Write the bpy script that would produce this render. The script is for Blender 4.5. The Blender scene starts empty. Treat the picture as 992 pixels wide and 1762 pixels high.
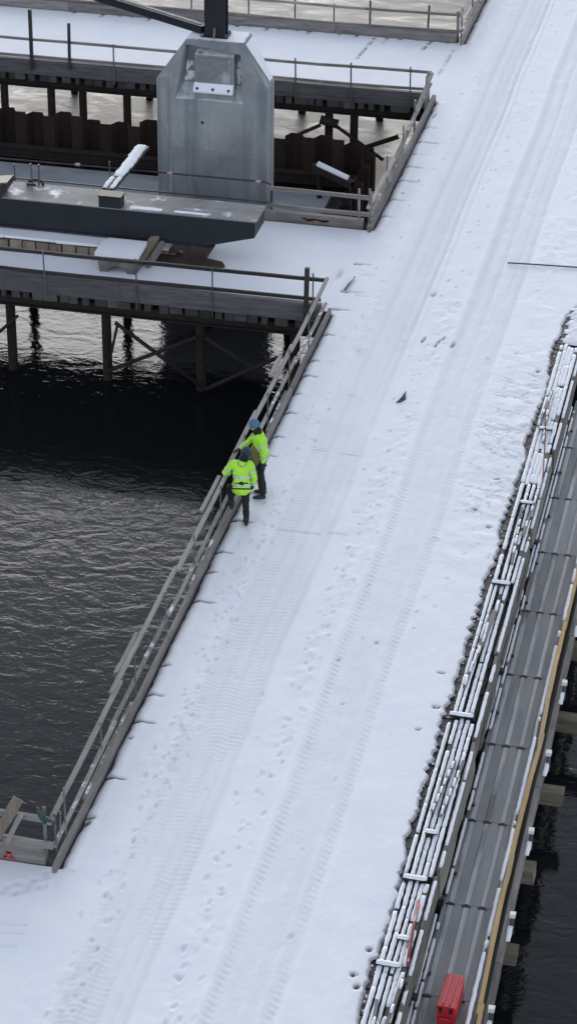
import bpy, bmesh, math, random
import numpy as np
from mathutils import Vector, Matrix
R = math.radians
rnd = random.Random(7)
S = bpy.context.scene
COL = S.collection

# ------------------------------------------------------------------ camera, sky, sun, exposure
cam = bpy.data.objects.new('camera', bpy.data.cameras.new('camera'))
COL.objects.link(cam)
cam.data.lens = 84.79
cam.data.sensor_width = 36.0
cam.data.clip_start = 0.5
cam.data.clip_end = 4000
_r = Vector((0.97571751, 0.21883006, 0.00942009))
_u = Vector((-0.11733643, 0.48589494, 0.86610523))
_w = Vector((-0.18495269, 0.84617936, -0.49977294))
cam.matrix_world = Matrix(((_r.x, _u.x, -_w.x, 9.8167), (_r.y, _u.y, -_w.y, -39.549), (_r.z, _u.z, -_w.z, 23.7666), (0, 0, 0, 1)))
S.camera = cam

SUN_EL, SUN_AZ = 4.0, -16.0        # veiled low winter sun ahead, degrees; azimuth from +Y towards +X
world = bpy.data.worlds.new('World'); S.world = world
world.use_nodes = True
wn = world.node_tree; wn.nodes.clear()
sky = wn.nodes.new('ShaderNodeTexSky'); sky.sky_type = 'NISHITA'; sky.sun_disc = False
sky.sun_elevation = R(SUN_EL); sky.sun_rotation = R(SUN_AZ)
sky.altitude = 0; sky.air_density = 0.7; sky.dust_density = 0.8; sky.ozone_density = 2.0
hs = wn.nodes.new('ShaderNodeHueSaturation'); hs.inputs['Saturation'].default_value = 0.35; hs.inputs['Hue'].default_value = 0.512
bg = wn.nodes.new('ShaderNodeBackground'); bg.inputs['Strength'].default_value = 0.15
wo = wn.nodes.new('ShaderNodeOutputWorld')
wn.links.new(sky.outputs[0], hs.inputs['Color']); wn.links.new(hs.outputs[0], bg.inputs['Color']); wn.links.new(bg.outputs[0], wo.inputs['Surface'])
sd = bpy.data.lights.new('sun', 'SUN'); sd.energy = 0.5; sd.angle = R(50); sd.color = (1.0, 0.98, 0.96)
sun = bpy.data.objects.new('sun', sd); COL.objects.link(sun)
sdir = Vector((math.sin(R(SUN_AZ))*math.cos(R(SUN_EL)), math.cos(R(SUN_AZ))*math.cos(R(SUN_EL)), math.sin(R(SUN_EL))))
sun.rotation_euler = (-sdir).to_track_quat('-Z', 'Y').to_euler()
S.view_settings.view_transform = 'Standard'; S.view_settings.look = 'None'
S.view_settings.gamma = 1.0; S.view_settings.use_curve_mapping = False
S.view_settings.exposure = 2.1

# ------------------------------------------------------------------ materials
def nodes_of(name):
    m = bpy.data.materials.new(name); m.use_nodes = True
    nt = m.node_tree; b = nt.nodes['Principled BSDF']
    return m, nt, b
def N(nt, t, **kw):
    n = nt.nodes.new(t)
    for k, v in kw.items():
        if k in n.inputs: n.inputs[k].default_value = v
        else: setattr(n, k, v)
    return n
def mixc(nt, fac, a, b):
    m = nt.nodes.new('ShaderNodeMix'); m.data_type = 'RGBA'
    for sock, v in ((m.inputs[0], fac), (m.inputs[6], a), (m.inputs[7], b)):
        if hasattr(v, 'is_linked') or hasattr(v, 'links'): nt.links.new(v, sock)
        else: sock.default_value = v if not isinstance(v, tuple) else (*v, 1)
    return m.outputs[2]
def coords(nt, scale=(1, 1, 1)):
    tc = nt.nodes.new('ShaderNodeTexCoord')
    mp = nt.nodes.new('ShaderNodeMapping'); mp.inputs['Scale'].default_value = scale
    nt.links.new(tc.outputs['Object'], mp.inputs['Vector'])
    return mp.outputs['Vector']
def noise(nt, vec, scale, detail=4, rough=0.55, dist=0.0):
    n = N(nt, 'ShaderNodeTexNoise', Scale=scale, Detail=detail, Roughness=rough, Distortion=dist)
    nt.links.new(vec, n.inputs['Vector']); return n.outputs['Fac']
def ramp(nt, fac, a, b, c0=0.0, c1=1.0):
    n = nt.nodes.new('ShaderNodeMapRange'); n.inputs[1].default_value = a; n.inputs[2].default_value = b
    n.inputs[3].default_value = c0; n.inputs[4].default_value = c1
    nt.links.new(fac, n.inputs[0]); return n.outputs[0]
def math_(nt, op, a, b):
    n = nt.nodes.new('ShaderNodeMath'); n.operation = op
    for s, v in zip(n.inputs, (a, b)):
        if hasattr(v, 'links'): nt.links.new(v, s)
        else: s.default_value = v
    return n.outputs[0]
def bump(nt, b, h, strength=0.4, dist=0.02):
    n = N(nt, 'ShaderNodeBump', Strength=strength, Distance=dist)
    nt.links.new(h, n.inputs['Height']); nt.links.new(n.outputs[0], b.inputs['Normal'])
def up_mask(nt, lo=0.55, hi=0.9):
    g = nt.nodes.new('ShaderNodeNewGeometry'); s = nt.nodes.new('ShaderNodeSeparateXYZ')
    nt.links.new(g.outputs['Normal'], s.inputs[0]); return ramp(nt, s.outputs['Z'], lo, hi)
SNOWC = (0.80, 0.83, 0.87)

def mat_surface(name, c0, c1, scale=3.0, stretch=(1, 1, 1), rough=0.7, metal=0.0, c2=None, frost=0.0, frost_scale=3.0, bstr=0.3, vary=0.25, bdist=0.01):
    m, nt, b = nodes_of(name)
    v = coords(nt, stretch)
    oi = nt.nodes.new('ShaderNodeObjectInfo')
    va = nt.nodes.new('ShaderNodeVectorMath'); va.operation = 'ADD'
    nt.links.new(v, va.inputs[0])
    cb = nt.nodes.new('ShaderNodeCombineXYZ')
    r17 = math_(nt, 'MULTIPLY', oi.outputs['Random'], 17.0)
    for i in range(3): nt.links.new(r17, cb.inputs[i])
    nt.links.new(cb.outputs[0], va.inputs[1]); v = va.outputs[0]
    n1 = noise(nt, v, scale, 6, 0.6, 0.3)
    col = mixc(nt, ramp(nt, n1, 0.3, 0.7), c0, c1)
    if c2:
        n2 = noise(nt, v, scale*0.37, 5, 0.6, 0.5)
        col = mixc(nt, ramp(nt, n2, 0.52, 0.68), col, c2)
    if vary:
        hv = nt.nodes.new('ShaderNodeHueSaturation')
        nt.links.new(ramp(nt, oi.outputs['Random'], 0, 1, 1-vary, 1+vary), hv.inputs['Value'])
        nt.links.new(col, hv.inputs['Color']); col = hv.outputs[0]
    if frost > 0:
        v2 = coords(nt, (1, 1, 1))
        nf = noise(nt, v2, frost_scale, 5, 0.65)
        fm = math_(nt, 'MULTIPLY', ramp(nt, nf, 1-frost-0.06, 1-frost+0.06), up_mask(nt))
        col = mixc(nt, fm, col, SNOWC)
    nt.links.new(col, b.inputs['Base Color'])
    b.inputs['Roughness'].default_value = rough; b.inputs['Metallic'].default_value = metal
    if bstr: bump(nt, b, noise(nt, v, scale*3, 5, 0.65), bstr, bdist)
    return m

M = {}
gy, gx, gz = (6, 0.6, 6), (0.6, 6, 6), (6, 6, 0.6)
for k, st in (('y', gy), ('x', gx), ('z', gz)):
    M['wood_'+k] = mat_surface('weathered_grey_wood_'+k, (0.11, 0.103, 0.098), (0.25, 0.235, 0.225), 2.2, st, 0.8, frost=0.18, frost_scale=2.0)
    M['rail_'+k] = mat_surface('pale_rail_wood_'+k, (0.15, 0.142, 0.135), (0.27, 0.257, 0.245), 2.0, st, 0.8, frost=0.28, frost_scale=2.6)
    M['dark_wood_'+k] = mat_surface('wet_dark_wood_'+k, (0.014, 0.013, 0.013), (0.042, 0.038, 0.036), 2.5, st, 0.65)
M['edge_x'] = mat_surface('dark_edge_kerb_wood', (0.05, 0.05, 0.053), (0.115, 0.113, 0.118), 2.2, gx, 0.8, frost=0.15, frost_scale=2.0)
M['joist'] = mat_surface('dark_joist_wood', (0.03, 0.028, 0.027), (0.075, 0.07, 0.067), 2.0, (1, 1, 1), 0.8, frost=0.12, vary=0.55)
M['frosty'] = mat_surface('frosty_rail_wood', (0.13, 0.124, 0.116), (0.25, 0.24, 0.225), 2.0, gy, 0.8, frost=0.40, frost_scale=2.6)
M['brown_wood'] = mat_surface('brown_plank_wood', (0.14, 0.112, 0.085), (0.26, 0.21, 0.165), 2.2, gz, 0.8, frost=0.2)
M['board'] = mat_surface('grey_brown_board', (0.12, 0.113, 0.10), (0.245, 0.23, 0.208), 2.0, gy, 0.8, frost=0.32, frost_scale=1.8)
M['orange'] = mat_surface('orange_stained_plank', (0.46, 0.29, 0.11), (0.60, 0.42, 0.20), 1.6, gy, 0.7, c2=(0.33, 0.27, 0.20), frost=0.2, vary=0.15)
M['dark_steel'] = mat_surface('dark_painted_steel', (0.005, 0.008, 0.013), (0.010, 0.015, 0.022), 1.6, (1, 1, 1), 0.55, 0.0, bstr=0.08, vary=0.1)
M['girder_top'] = mat_surface('girder_steel_with_frost', (0.005, 0.008, 0.013), (0.010, 0.015, 0.022), 1.6, (1, 1, 1), 0.55, 0.0, bstr=0.08, vary=0.1, frost=0.50, frost_scale=1.3)
M['frost_plate'] = mat_surface('frosted_grey_steel_plate', (0.12, 0.122, 0.125), (0.25, 0.252, 0.256), 2.2, (0.6, 1, 1), 0.7, frost=0.37, frost_scale=1.9, vary=0)
M['pipe'] = mat_surface('dull_grey_steel_tube', (0.10, 0.10, 0.10), (0.19, 0.185, 0.18), 3, (1, 1, 1), 0.55, 0.4)
M['dark_pipe'] = mat_surface('dark_steel_tube', (0.03, 0.03, 0.033), (0.065, 0.063, 0.062), 3, (1, 1, 1), 0.55, 0.3)
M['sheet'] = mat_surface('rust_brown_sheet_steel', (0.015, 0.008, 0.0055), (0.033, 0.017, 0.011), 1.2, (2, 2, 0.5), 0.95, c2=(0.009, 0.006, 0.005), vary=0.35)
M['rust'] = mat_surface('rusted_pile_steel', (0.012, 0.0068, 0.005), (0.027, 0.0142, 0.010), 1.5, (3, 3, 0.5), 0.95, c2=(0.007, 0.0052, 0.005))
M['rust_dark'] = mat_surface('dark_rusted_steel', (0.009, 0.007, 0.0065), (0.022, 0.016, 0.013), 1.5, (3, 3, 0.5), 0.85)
M['rust_plate'] = mat_surface('brown_rusted_plate', (0.022, 0.015, 0.012), (0.055, 0.036, 0.027), 2.5, (1, 1, 1), 0.85, frost=0.3)
M['slab'] = mat_surface('wet_grey_concrete_slab', (0.24, 0.26, 0.275), (0.34, 0.36, 0.375), 1.2, (1, 1, 1), 0.7, c2=(0.20, 0.22, 0.23), vary=0)
M['stone'] = mat_surface('mossy_concrete_block', (0.10, 0.098, 0.085), (0.19, 0.185, 0.165), 3, (1, 1, 1), 0.9, c2=(0.06, 0.065, 0.04))
M['timber_end'] = mat_surface('pale_beam_timber', (0.11, 0.094, 0.07), (0.23, 0.20, 0.155), 2.6, gx, 0.85, c2=(0.15, 0.145, 0.095), frost=0.14)
M['panel'] = mat_surface('scuffed_grey_panel', (0.19, 0.205, 0.213), (0.295, 0.308, 0.316), 1.6, (3, 0.5, 1), 0.65, 0.0, c2=(0.255, 0.25, 0.225), vary=0.14, frost=0.10, frost_scale=2.4, bstr=0.12)
M['rib'] = mat_surface('worn_pale_rib', (0.37, 0.38, 0.385), (0.50, 0.51, 0.515), 3.0, (3, 0.4, 1), 0.6, c2=(0.13, 0.133, 0.13), vary=0.06, bstr=0.1)
M['toe'] = mat_surface('pale_toe_board', (0.30, 0.295, 0.28), (0.42, 0.415, 0.40), 2.0, gy, 0.75, frost=0.3)
M['hole'] = mat_surface('black_gap', (0.006, 0.006, 0.006), (0.012, 0.012, 0.012), 3, bstr=0)
M['hivis'] = mat_surface('hi_vis_yellow_green_cloth', (0.36, 0.78, 0.04), (0.50, 0.92, 0.06), 5, (1, 1, 1), 0.75, vary=0, bstr=0.5, bdist=0.03)
M['reflect'] = mat_surface('silver_reflective_band', (0.50, 0.56, 0.50), (0.62, 0.68, 0.62), 8, (1, 1, 1), 0.4, vary=0, bstr=0.2)
M['grey_print'] = mat_surface('grey_green_print', (0.22, 0.40, 0.16), (0.28, 0.46, 0.20), 8, vary=0, bstr=0)
M['black_cloth'] = mat_surface('black_work_cloth', (0.003, 0.0033, 0.0045), (0.009, 0.009, 0.011), 6, rough=0.85, vary=0.1, bstr=0.4, bdist=0.02)
M['dark_grey_cloth'] = mat_surface('charcoal_cloth', (0.018, 0.02, 0.026), (0.03, 0.033, 0.04), 6, rough=0.85, vary=0, bstr=0.3)
M['blue_knit'] = mat_surface('blue_knit', (0.05, 0.13, 0.22), (0.10, 0.22, 0.33), 14, rough=0.9, vary=0, bstr=0.5)
M['navy_knit'] = mat_surface('navy_knit', (0.012, 0.030, 0.060), (0.03, 0.065, 0.11), 14, rough=0.9, vary=0, bstr=0.5)
M['tan_cloth'] = mat_surface('olive_tan_cloth', (0.13, 0.105, 0.025), (0.20, 0.16, 0.05), 7, rough=0.85, vary=0, bstr=0.4)
M['skin'] = mat_surface('skin', (0.42, 0.25, 0.18), (0.50, 0.31, 0.23), 9, rough=0.55, vary=0, bstr=0.1)
M['red'] = mat_surface('glossy_red_plastic', (0.42, 0.012, 0.022), (0.56, 0.025, 0.035), 3, rough=0.38, vary=0, bstr=0.1, c2=(0.60, 0.10, 0.11), frost=0.22, frost_scale=5)
M['dark_red'] = mat_surface('dull_dark_red_tube', (0.16, 0.018, 0.022), (0.26, 0.04, 0.042), 3, (1, 1, 1), 0.6, vary=0, frost=0.42, frost_scale=3.5, bstr=0.05)
M['red_paint'] = mat_surface('red_spray_paint', (0.36, 0.03, 0.025), (0.50, 0.05, 0.035), 9, rough=0.7, vary=0, bstr=0)
M['faded_red'] = mat_surface('faded_red_paint', (0.17, 0.065, 0.06), (0.24, 0.11, 0.10), 6, rough=0.8, vary=0, bstr=0, frost=.3)
M['pink'] = mat_surface('faded_pink_clamp', (0.42, 0.25, 0.22), (0.5, 0.34, 0.30), 6, rough=0.7, vary=0, bstr=0)
M['green'] = mat_surface('dark_green_rope', (0.02, 0.05, 0.04), (0.035, 0.08, 0.06), 8, rough=0.8, vary=0)
M['white_cap'] = mat_surface('white_plastic_cap', (0.65, 0.65, 0.63), (0.75, 0.75, 0.73), 5, rough=0.5, vary=0, bstr=0)
M['rag'] = mat_surface('dark_grey_rag', (0.03, 0.03, 0.033), (0.07, 0.07, 0.072), 6, rough=0.9, vary=0, frost=.35, frost_scale=9)

def make_snow(name, attrs):
    m, nt, b = nodes_of(name)
    v = coords(nt)
    n1 = noise(nt, v, 1.1, 5, 0.6); n2 = noise(nt, v, 22, 4, 0.65)
    col = mixc(nt, ramp(nt, n1, 0.3, 0.7), (0.78, 0.815, 0.86), (0.84, 0.855, 0.88))
    if attrs:
        for an, c in (('packed_shade', (0.655, 0.70, 0.735)), ('bare', (0.075, 0.072, 0.075))):  # compacted snow tone, which also carries the painted boot shadows
            at = nt.nodes.new('ShaderNodeAttribute'); at.attribute_name = an
            col = mixc(nt, at.outputs['Fac'], col, c)
    nt.links.new(col, b.inputs['Base Color'])
    b.inputs['Roughness'].default_value = 0.75
    b.inputs['Specular IOR Level'].default_value = 0.15
    bump(nt, b, math_(nt, 'ADD', n2, noise(nt, v, 6, 4, 0.6)), 0.28, 0.009)
    return m
M['snow'] = make_snow('snow_surface', True)
M['snow_cap'] = make_snow('snow_cap', False)

def make_concrete():
    m, nt, b = nodes_of('cast_concrete')
    v = coords(nt); vs = coords(nt, (2.2, 2.2, 0.18))
    n1 = noise(nt, v, 0.9, 6, 0.62, 0.4); n2 = noise(nt, vs, 1.6, 5, 0.6, 0.2); n3 = noise(nt, v, 7, 5, 0.65)
    col = mixc(nt, ramp(nt, n1, 0.3, 0.7), (0.175, 0.19, 0.205), (0.345, 0.362, 0.372))
    col = mixc(nt, ramp(nt, n2, 0.48, 0.68, 0, 0.8), col, (0.155, 0.18, 0.205))
    col = mixc(nt, ramp(nt, n3, 0.58, 0.72, 0, 0.5), col, (0.40, 0.41, 0.41))
    # formwork lift seam
    s = nt.nodes.new('ShaderNodeSeparateXYZ'); nt.links.new(v, s.inputs[0])
    z = s.outputs['Z']
    seam = math_(nt, 'LESS_THAN', math_(nt, 'ABSOLUTE', math_(nt, 'SUBTRACT', z, 0.78), 0), 0.015)
    col = mixc(nt, math_(nt, 'MULTIPLY', seam, 0.35), col, (0.14, 0.15, 0.16))
    fm = math_(nt, 'MULTIPLY', ramp(nt, noise(nt, v, 3.2, 5, 0.65), 0.40, 0.5), up_mask(nt, 0.55, 0.95))
    col = mixc(nt, fm, col, SNOWC)
    nt.links.new(col, b.inputs['Base Color']); b.inputs['Roughness'].default_value = 0.8
    bump(nt, b, n3, 0.25, 0.01)
    return m
M['concrete'] = make_concrete()
M['plate'] = mat_surface('frost_flaked_plate', (0.15, 0.155, 0.16), (0.24, 0.25, 0.26), 3.0, (1, 1, 1), 0.7, c2=(0.46, 0.49, 0.52), vary=0)

def make_water():
    m, nt, b = nodes_of('river_water')
    tc = nt.nodes.new('ShaderNodeTexCoord')
    def mp(s, rz):
        n = nt.nodes.new('ShaderNodeMapping'); n.inputs['Scale'].default_value = s; n.inputs['Rotation'].default_value = (0, 0, R(rz))
        nt.links.new(tc.outputs['Object'], n.inputs['Vector']); return n.outputs[0]
    a = noise(nt, mp((1, 1.5, 1), 14), 1.0, 3, 0.5, 1.2)
    c = noise(nt, mp((1, 1.6, 1), -9), 2.9, 4, 0.55, 0.9)
    d = noise(nt, mp((1, 1.4, 1), 30), 9.0, 2, 0.5, 0.4)
    h = math_(nt, 'ADD', math_(nt, 'MULTIPLY', a, 1.0), math_(nt, 'ADD', math_(nt, 'MULTIPLY', c, 0.42), math_(nt, 'MULTIPLY', d, 0.085)))
    bump(nt, b, h, 1.0, 0.0145)
    # far openings: paler, rougher water colour stands in for bright sky reflection
    v = mp((0.5, 1, 1), 4)
    s = nt.nodes.new('ShaderNodeSeparateXYZ'); nt.links.new(tc.outputs['Object'], s.inputs[0])
    brightened = math_(nt, 'MULTIPLY', ramp(nt, s.outputs['Y'], 16.0, 24.0), ramp(nt, noise(nt, v, 1.1, 6, 0.66, 0.8), 0.22, 0.55, 0.45, 1.0))
    col = mixc(nt, brightened, (0.008, 0.0095, 0.011), (0.20, 0.19, 0.176))
    nt.links.new(col, b.inputs['Base Color'])
    nt.links.new(ramp(nt, brightened, 0, 1, 0.05, 0.55), b.inputs['Roughness']); b.inputs['IOR'].default_value = 1.333
    b.inputs['Specular IOR Level'].default_value = 0.38
    return m
M['water'] = make_water()

# ------------------------------------------------------------------ mesh helpers
class MB:
    def __init__(s): s.v = []; s.f = []; s.m = []
    def add(s, vs, fs, mi=0):
        o = len(s.v); s.v += [tuple(p) for p in vs]; s.f += [tuple(i+o for i in f) for f in fs]; s.m += [mi]*len(fs); return s
    def box(s, x0, x1, y0, y1, z0, z1, mi=0, jit=0.0):
        j = lambda: rnd.uniform(-jit, jit) if jit else 0
        vs = [(x+j(), y+j(), z+j()) for z in (z0, z1) for y in (y0, y1) for x in (x0, x1)]
        return s.add(vs, [(0, 2, 3, 1), (4, 5, 7, 6), (0, 1, 5, 4), (1, 3, 7, 5), (3, 2, 6, 7), (2, 0, 4, 6)], mi)
    def beam(s, a, b, w, h, up=(0, 0, 1), mi=0, jit=0.0):
        """a bar from a to b, w wide across, h along up; its axis runs through the middle"""
        a, b = Vector(a), Vector(b); t = (b-a).normalized(); up = Vector(up)
        sx = t.cross(up)
        if sx.length < 1e-4: sx = t.cross(Vector((0, 1, 0)))
        sx.normalize(); u = sx.cross(t).normalized()
        vs = []
        for p in (a, b):
            for q in (-1, 1):
                for r_ in (-1, 1):
                    vs.append(p+sx*(q*w/2+rnd.uniform(-jit, jit))+u*(r_*h/2+rnd.uniform(-jit, jit)))
        return s.add(vs, [(0, 1, 3, 2), (4, 6, 7, 5), (0, 4, 5, 1), (1, 5, 7, 3), (3, 7, 6, 2), (2, 6, 4, 0)], mi)
    def plank(s, a, b, w, h, n=6, bow=0.0, up=(0, 0, 1), mi=0, jit=0.006):
        """like beam but in n lengths with a bow and wandering edges"""
        a, b = Vector(a), Vector(b); t = (b-a).normalized(); up = Vector(up)
        sx = t.cross(up).normalized(); u = sx.cross(t).normalized(); o = len(s.v)
        vs, fs = [], []
        for i in range(n+1):
            k = i/n; p = a.lerp(b, k)+u*(bow*math.sin(math.pi*k))+sx*rnd.uniform(-jit, jit)
            for q, r_ in ((-1, -1), (1, -1), (1, 1), (-1, 1)):
                vs.append(p+sx*(q*w/2+rnd.uniform(-jit, jit))+u*(r_*h/2+rnd.uniform(-jit, jit)*0.5))
        for i in range(n):
            for j in range(4):
                fs.append((i*4+j, i*4+(j+1) % 4, i*4+4+(j+1) % 4, i*4+4+j))
        fs += [(3, 2, 1, 0), (n*4, n*4+1, n*4+2, n*4+3)]
        return s.add(vs, fs, mi)
    def tube(s, pts, r, n=8, mi=0):
        pts = [Vector(p) for p in pts]; vs, fs = [], []
        if not hasattr(r, '__len__'): r = [r]*len(pts)
        for i, p in enumerate(pts):
            t = (pts[min(i+1, len(pts)-1)]-pts[max(i-1, 0)]).normalized()
            ax = t.cross(Vector((0, 0, 1)))
            if ax.length < 0.05: ax = t.cross(Vector((0, 1, 0)))
            ax.normalize(); bx = t.cross(ax)
            for k in range(n):
                an = 2*math.pi*k/n; vs.append(p+(ax*math.cos(an)+bx*math.sin(an))*r[i])
        for i in range(len(pts)-1):
            for k in range(n):
                fs.append((i*n+k, i*n+(k+1) % n, i*n+n+(k+1) % n, i*n+n+k))
        fs += [tuple(range(n-1, -1, -1)), tuple((len(pts)-1)*n+k for k in range(n))]
        return s.add(vs, fs, mi)
    def prism(s, poly, axis, a, b, mi=0):
        """poly of (p,q) swept along axis: 'y' -> (p=x,q=z), 'x' -> (p=y,q=z), 'z' -> (p=x,q=y)"""
        f = {'y': lambda p, q, t: (p, t, q), 'x': lambda p, q, t: (t, p, q), 'z': lambda p, q, t: (p, q, t)}[axis]
        n = len(poly); vs = [f(p, q, t) for t in (a, b) for p, q in poly]
        fs = [tuple(range(n)), tuple(range(2*n-1, n-1, -1))]+[(i, i+n, (i+1) % n+n, (i+1) % n) for i in range(n)]
        return s.add(vs, fs, mi)
    def cap(s, x0, x1, a, b, z, h=0.035, axis='y', step=0.09, gap=0.0, seed=0, tilt=0.0):
        """a ridge of settled snow along a bar, with wandering edges and, where gap says so, breaks"""
        q = random.Random(seed*7919+13); L = b-a; n = max(3, int(L/step)); pr = []; w = x1-x0
        lv = 1.0; segs = []
        for i in range(n+1):
            t = a+L*i/n
            lv = 0.75*lv+0.25*q.uniform(0.65, 1.25)
            e0 = x0+q.uniform(-0.06, 0.10)*w; e1 = x1-q.uniform(-0.06, 0.10)*w
            segs.append((t, e0, e1, h*lv))
        i = 0
        while i < n:
            if q.random() < gap:
                i += q.randint(1, 3); continue
            j = min(n, i+(q.randint(5, 22) if gap > 0 else 400))
            vs, fs = [], []
            for k in range(i, j+1):
                t, e0, e1, hh = segs[k]
                if k in (i, j): hh *= 0.6; m_ = (e0+e1)/2; e0 = m_+(e0-m_)*0.85; e1 = m_+(e1-m_)*0.85
                zz = z+tilt*(t-a)
                for xx, z_ in ((e0, zz-0.004), (e0+w*0.08, zz+hh*0.75), ((e0+e1)/2, zz+hh), (e1-w*0.08, zz+hh*0.7), (e1, zz-0.004)):
                    vs.append((xx, t, z_) if axis == 'y' else (t, xx, z_))
            c = j-i
            for k in range(c):
                for l in range(4): fs.append((k*5+l, k*5+l+1, k*5+6+l, k*5+5+l))
            fs += [(4, 3, 2, 1, 0), tuple(c*5+l for l in range(5))]
            s.add(vs, fs); i = j+(q.randint(1, 3) if gap > 0 and q.random() < gap*8 else 0)
        return s
    def mesh(s, name, mats):
        me = bpy.data.meshes.new(name); me.from_pydata(s.v, [], s.f)
        for m in (mats if isinstance(mats, (list, tuple)) else [mats]): me.materials.append(m)
        if any(s.m): me.polygons.foreach_set('material_index', s.m)
        bm = bmesh.new(); bm.from_mesh(me); bmesh.ops.recalc_face_normals(bm, faces=bm.faces); bm.to_mesh(me); bm.free()
        return me
    def build(s, name, mats, parent=None, smooth=False):
        return link(name, s.mesh(name, mats), parent, smooth)
def link(name, me, parent=None, smooth=False):
    o = bpy.data.objects.new(name, me); COL.objects.link(o)
    if parent: o.parent = parent; o.matrix_parent_inverse = inv_of(parent)
    if smooth:
        for p in me.polygons: p.use_smooth = True
    return o
def world_of(o):
    m = Matrix.LocRotScale(o.location, o.rotation_euler, o.scale)
    return world_of(o.parent) @ o.matrix_parent_inverse @ m if o.parent else m
def inv_of(o): return world_of(o).inverted()
def tag(o, label=None, cat=None, group=None, kind=None):
    if label: o['label'] = label
    if cat: o['category'] = cat
    if group: o['group'] = group
    if kind: o['kind'] = kind
    return o
def thing(name, label, cat, loc=(0, 0, 0), rz=0.0, group=None):
    o = bpy.data.objects.new(name, None); COL.objects.link(o); o.location = loc; o.rotation_euler = (0, 0, rz)
    o.empty_display_size = 0.2
    return tag(o, label, cat, group)

# ------------------------------------------------------------------ numpy value noise
def vnoise(x, y, seed=0):
    g = np.random.RandomState(seed).rand(256, 256)
    xi = np.floor(x).astype(int); yi = np.floor(y).astype(int); fx = x-xi; fy = y-yi
    fx = fx*fx*(3-2*fx); fy = fy*fy*(3-2*fy)
    a = g[xi % 256, yi % 256]; b = g[(xi+1) % 256, yi % 256]; c = g[xi % 256, (yi+1) % 256]; d = g[(xi+1) % 256, (yi+1) % 256]
    return (a*(1-fx)+b*fx)*(1-fy)+(c*(1-fx)+d*fx)*fy-0.5
def fbm(x, y, seed=0, o=4):
    r = 0; k = 1.0
    for i in range(o): r = r+vnoise(x*2**i, y*2**i, seed+i)*k; k *= 0.5
    return r
def sst(a, b, x):
    t = np.clip((x-a)/(b-a), 0, 1); return t*t*(3-2*t)

# ------------------------------------------------------------------ setting: water, decks
W = -2.42
wm = MB(); wm.add([(-900, -600, W), (900, -600, W), (900, 1500, W), (-900, 1500, W)], [(0, 1, 2, 3)])
tag(wm.build('river_water', M['water']), kind='structure')

O3A, O3B, O2A, O2B, O1A, O1B = -11.1, 9.65, 14.67, 23.93, 29.0, 52.0
dk = MB()
for (x0, x1, y0, y1) in ((0.0, 5.7, -30, 60), (-30, -0.003, -30, O3A), (-30, -0.003, O3B+0.16, O2A), (-30, -0.003, O2B+0.16, O1A), (-30, -0.003, O1B, 60)):
    dk.box(x0, x1, y0, y1, -0.17, -0.028)
deck = tag(dk.build('bridge_deck', M['dark_wood_x']), kind='structure')
# cross planks whose ends show along the right edge
pm = MB().box(-0.55, 0.55, -0.128, 0.128, -0.05, 0.0, jit=0.004).mesh('plank', M['dark_wood_x'])
y = -16.0; k = 0
while y < 12.2:
    o = link('plank', pm, deck); o.location = (5.12+rnd.uniform(-0.05, 0.05), y, -0.004+rnd.uniform(-0.012, 0.012)); o.rotation_euler = (rnd.uniform(-.02, .02), 0, rnd.uniform(-.01, .01))
    y += 0.285; k += 1
# joist ends under the kerbs of the two cross decks
jm = MB().box(-0.11, 0.11, 0, 0.7, -0.18, 0.0, jit=0.008).mesh('joist', M['joist'])
for yy in (O3B, O2B):
    x = -13.5
    while x < -0.1:
        o = link('joist', jm, deck); o.location = (x+rnd.uniform(-.03, .03), yy+rnd.uniform(0.0, 0.06), -0.185); o.scale.x = rnd.uniform(0.45, 1.45)
        x += rnd.uniform(.24, .40)
# deck edge girders under road
for nm, yy, x0 in (('cross', O3B, -13.5), ('cross', O2B, -13.5)):
    pass

# ------------------------------------------------------------------ snow sheets
def snow_sheet(name, X, Y, H, packed_shade, bare):
    ny, nx = X.shape
    me = bpy.data.meshes.new(name)
    v = np.stack([X, Y, H], -1).reshape(-1, 3).astype(np.float32)
    i = np.arange(ny*nx).reshape(ny, nx)
    q = np.stack([i[:-1, :-1], i[:-1, 1:], i[1:, 1:], i[1:, :-1]], -1).reshape(-1, 4)
    me.vertices.add(len(v)); me.vertices.foreach_set('co', v.ravel())
    me.loops.add(q.size); me.loops.foreach_set('vertex_index', q.ravel().astype(np.int32))
    me.polygons.add(len(q)); me.polygons.foreach_set('loop_start', (np.arange(len(q))*4).astype(np.int32)); me.polygons.foreach_set('loop_total', np.full(len(q), 4, np.int32))
    me.update(); me.validate()
    me.polygons.foreach_set('use_smooth', np.ones(len(q), bool))
    for n_, a in (('packed_shade', packed_shade), ('bare', bare)):
        at = me.attributes.new(n_, 'FLOAT', 'POINT'); at.data.foreach_set('value', np.clip(a, 0, 1).ravel().astype(np.float32))
    me.materials.append(M['snow'])
    return tag(link(name, me), kind='structure')

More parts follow.
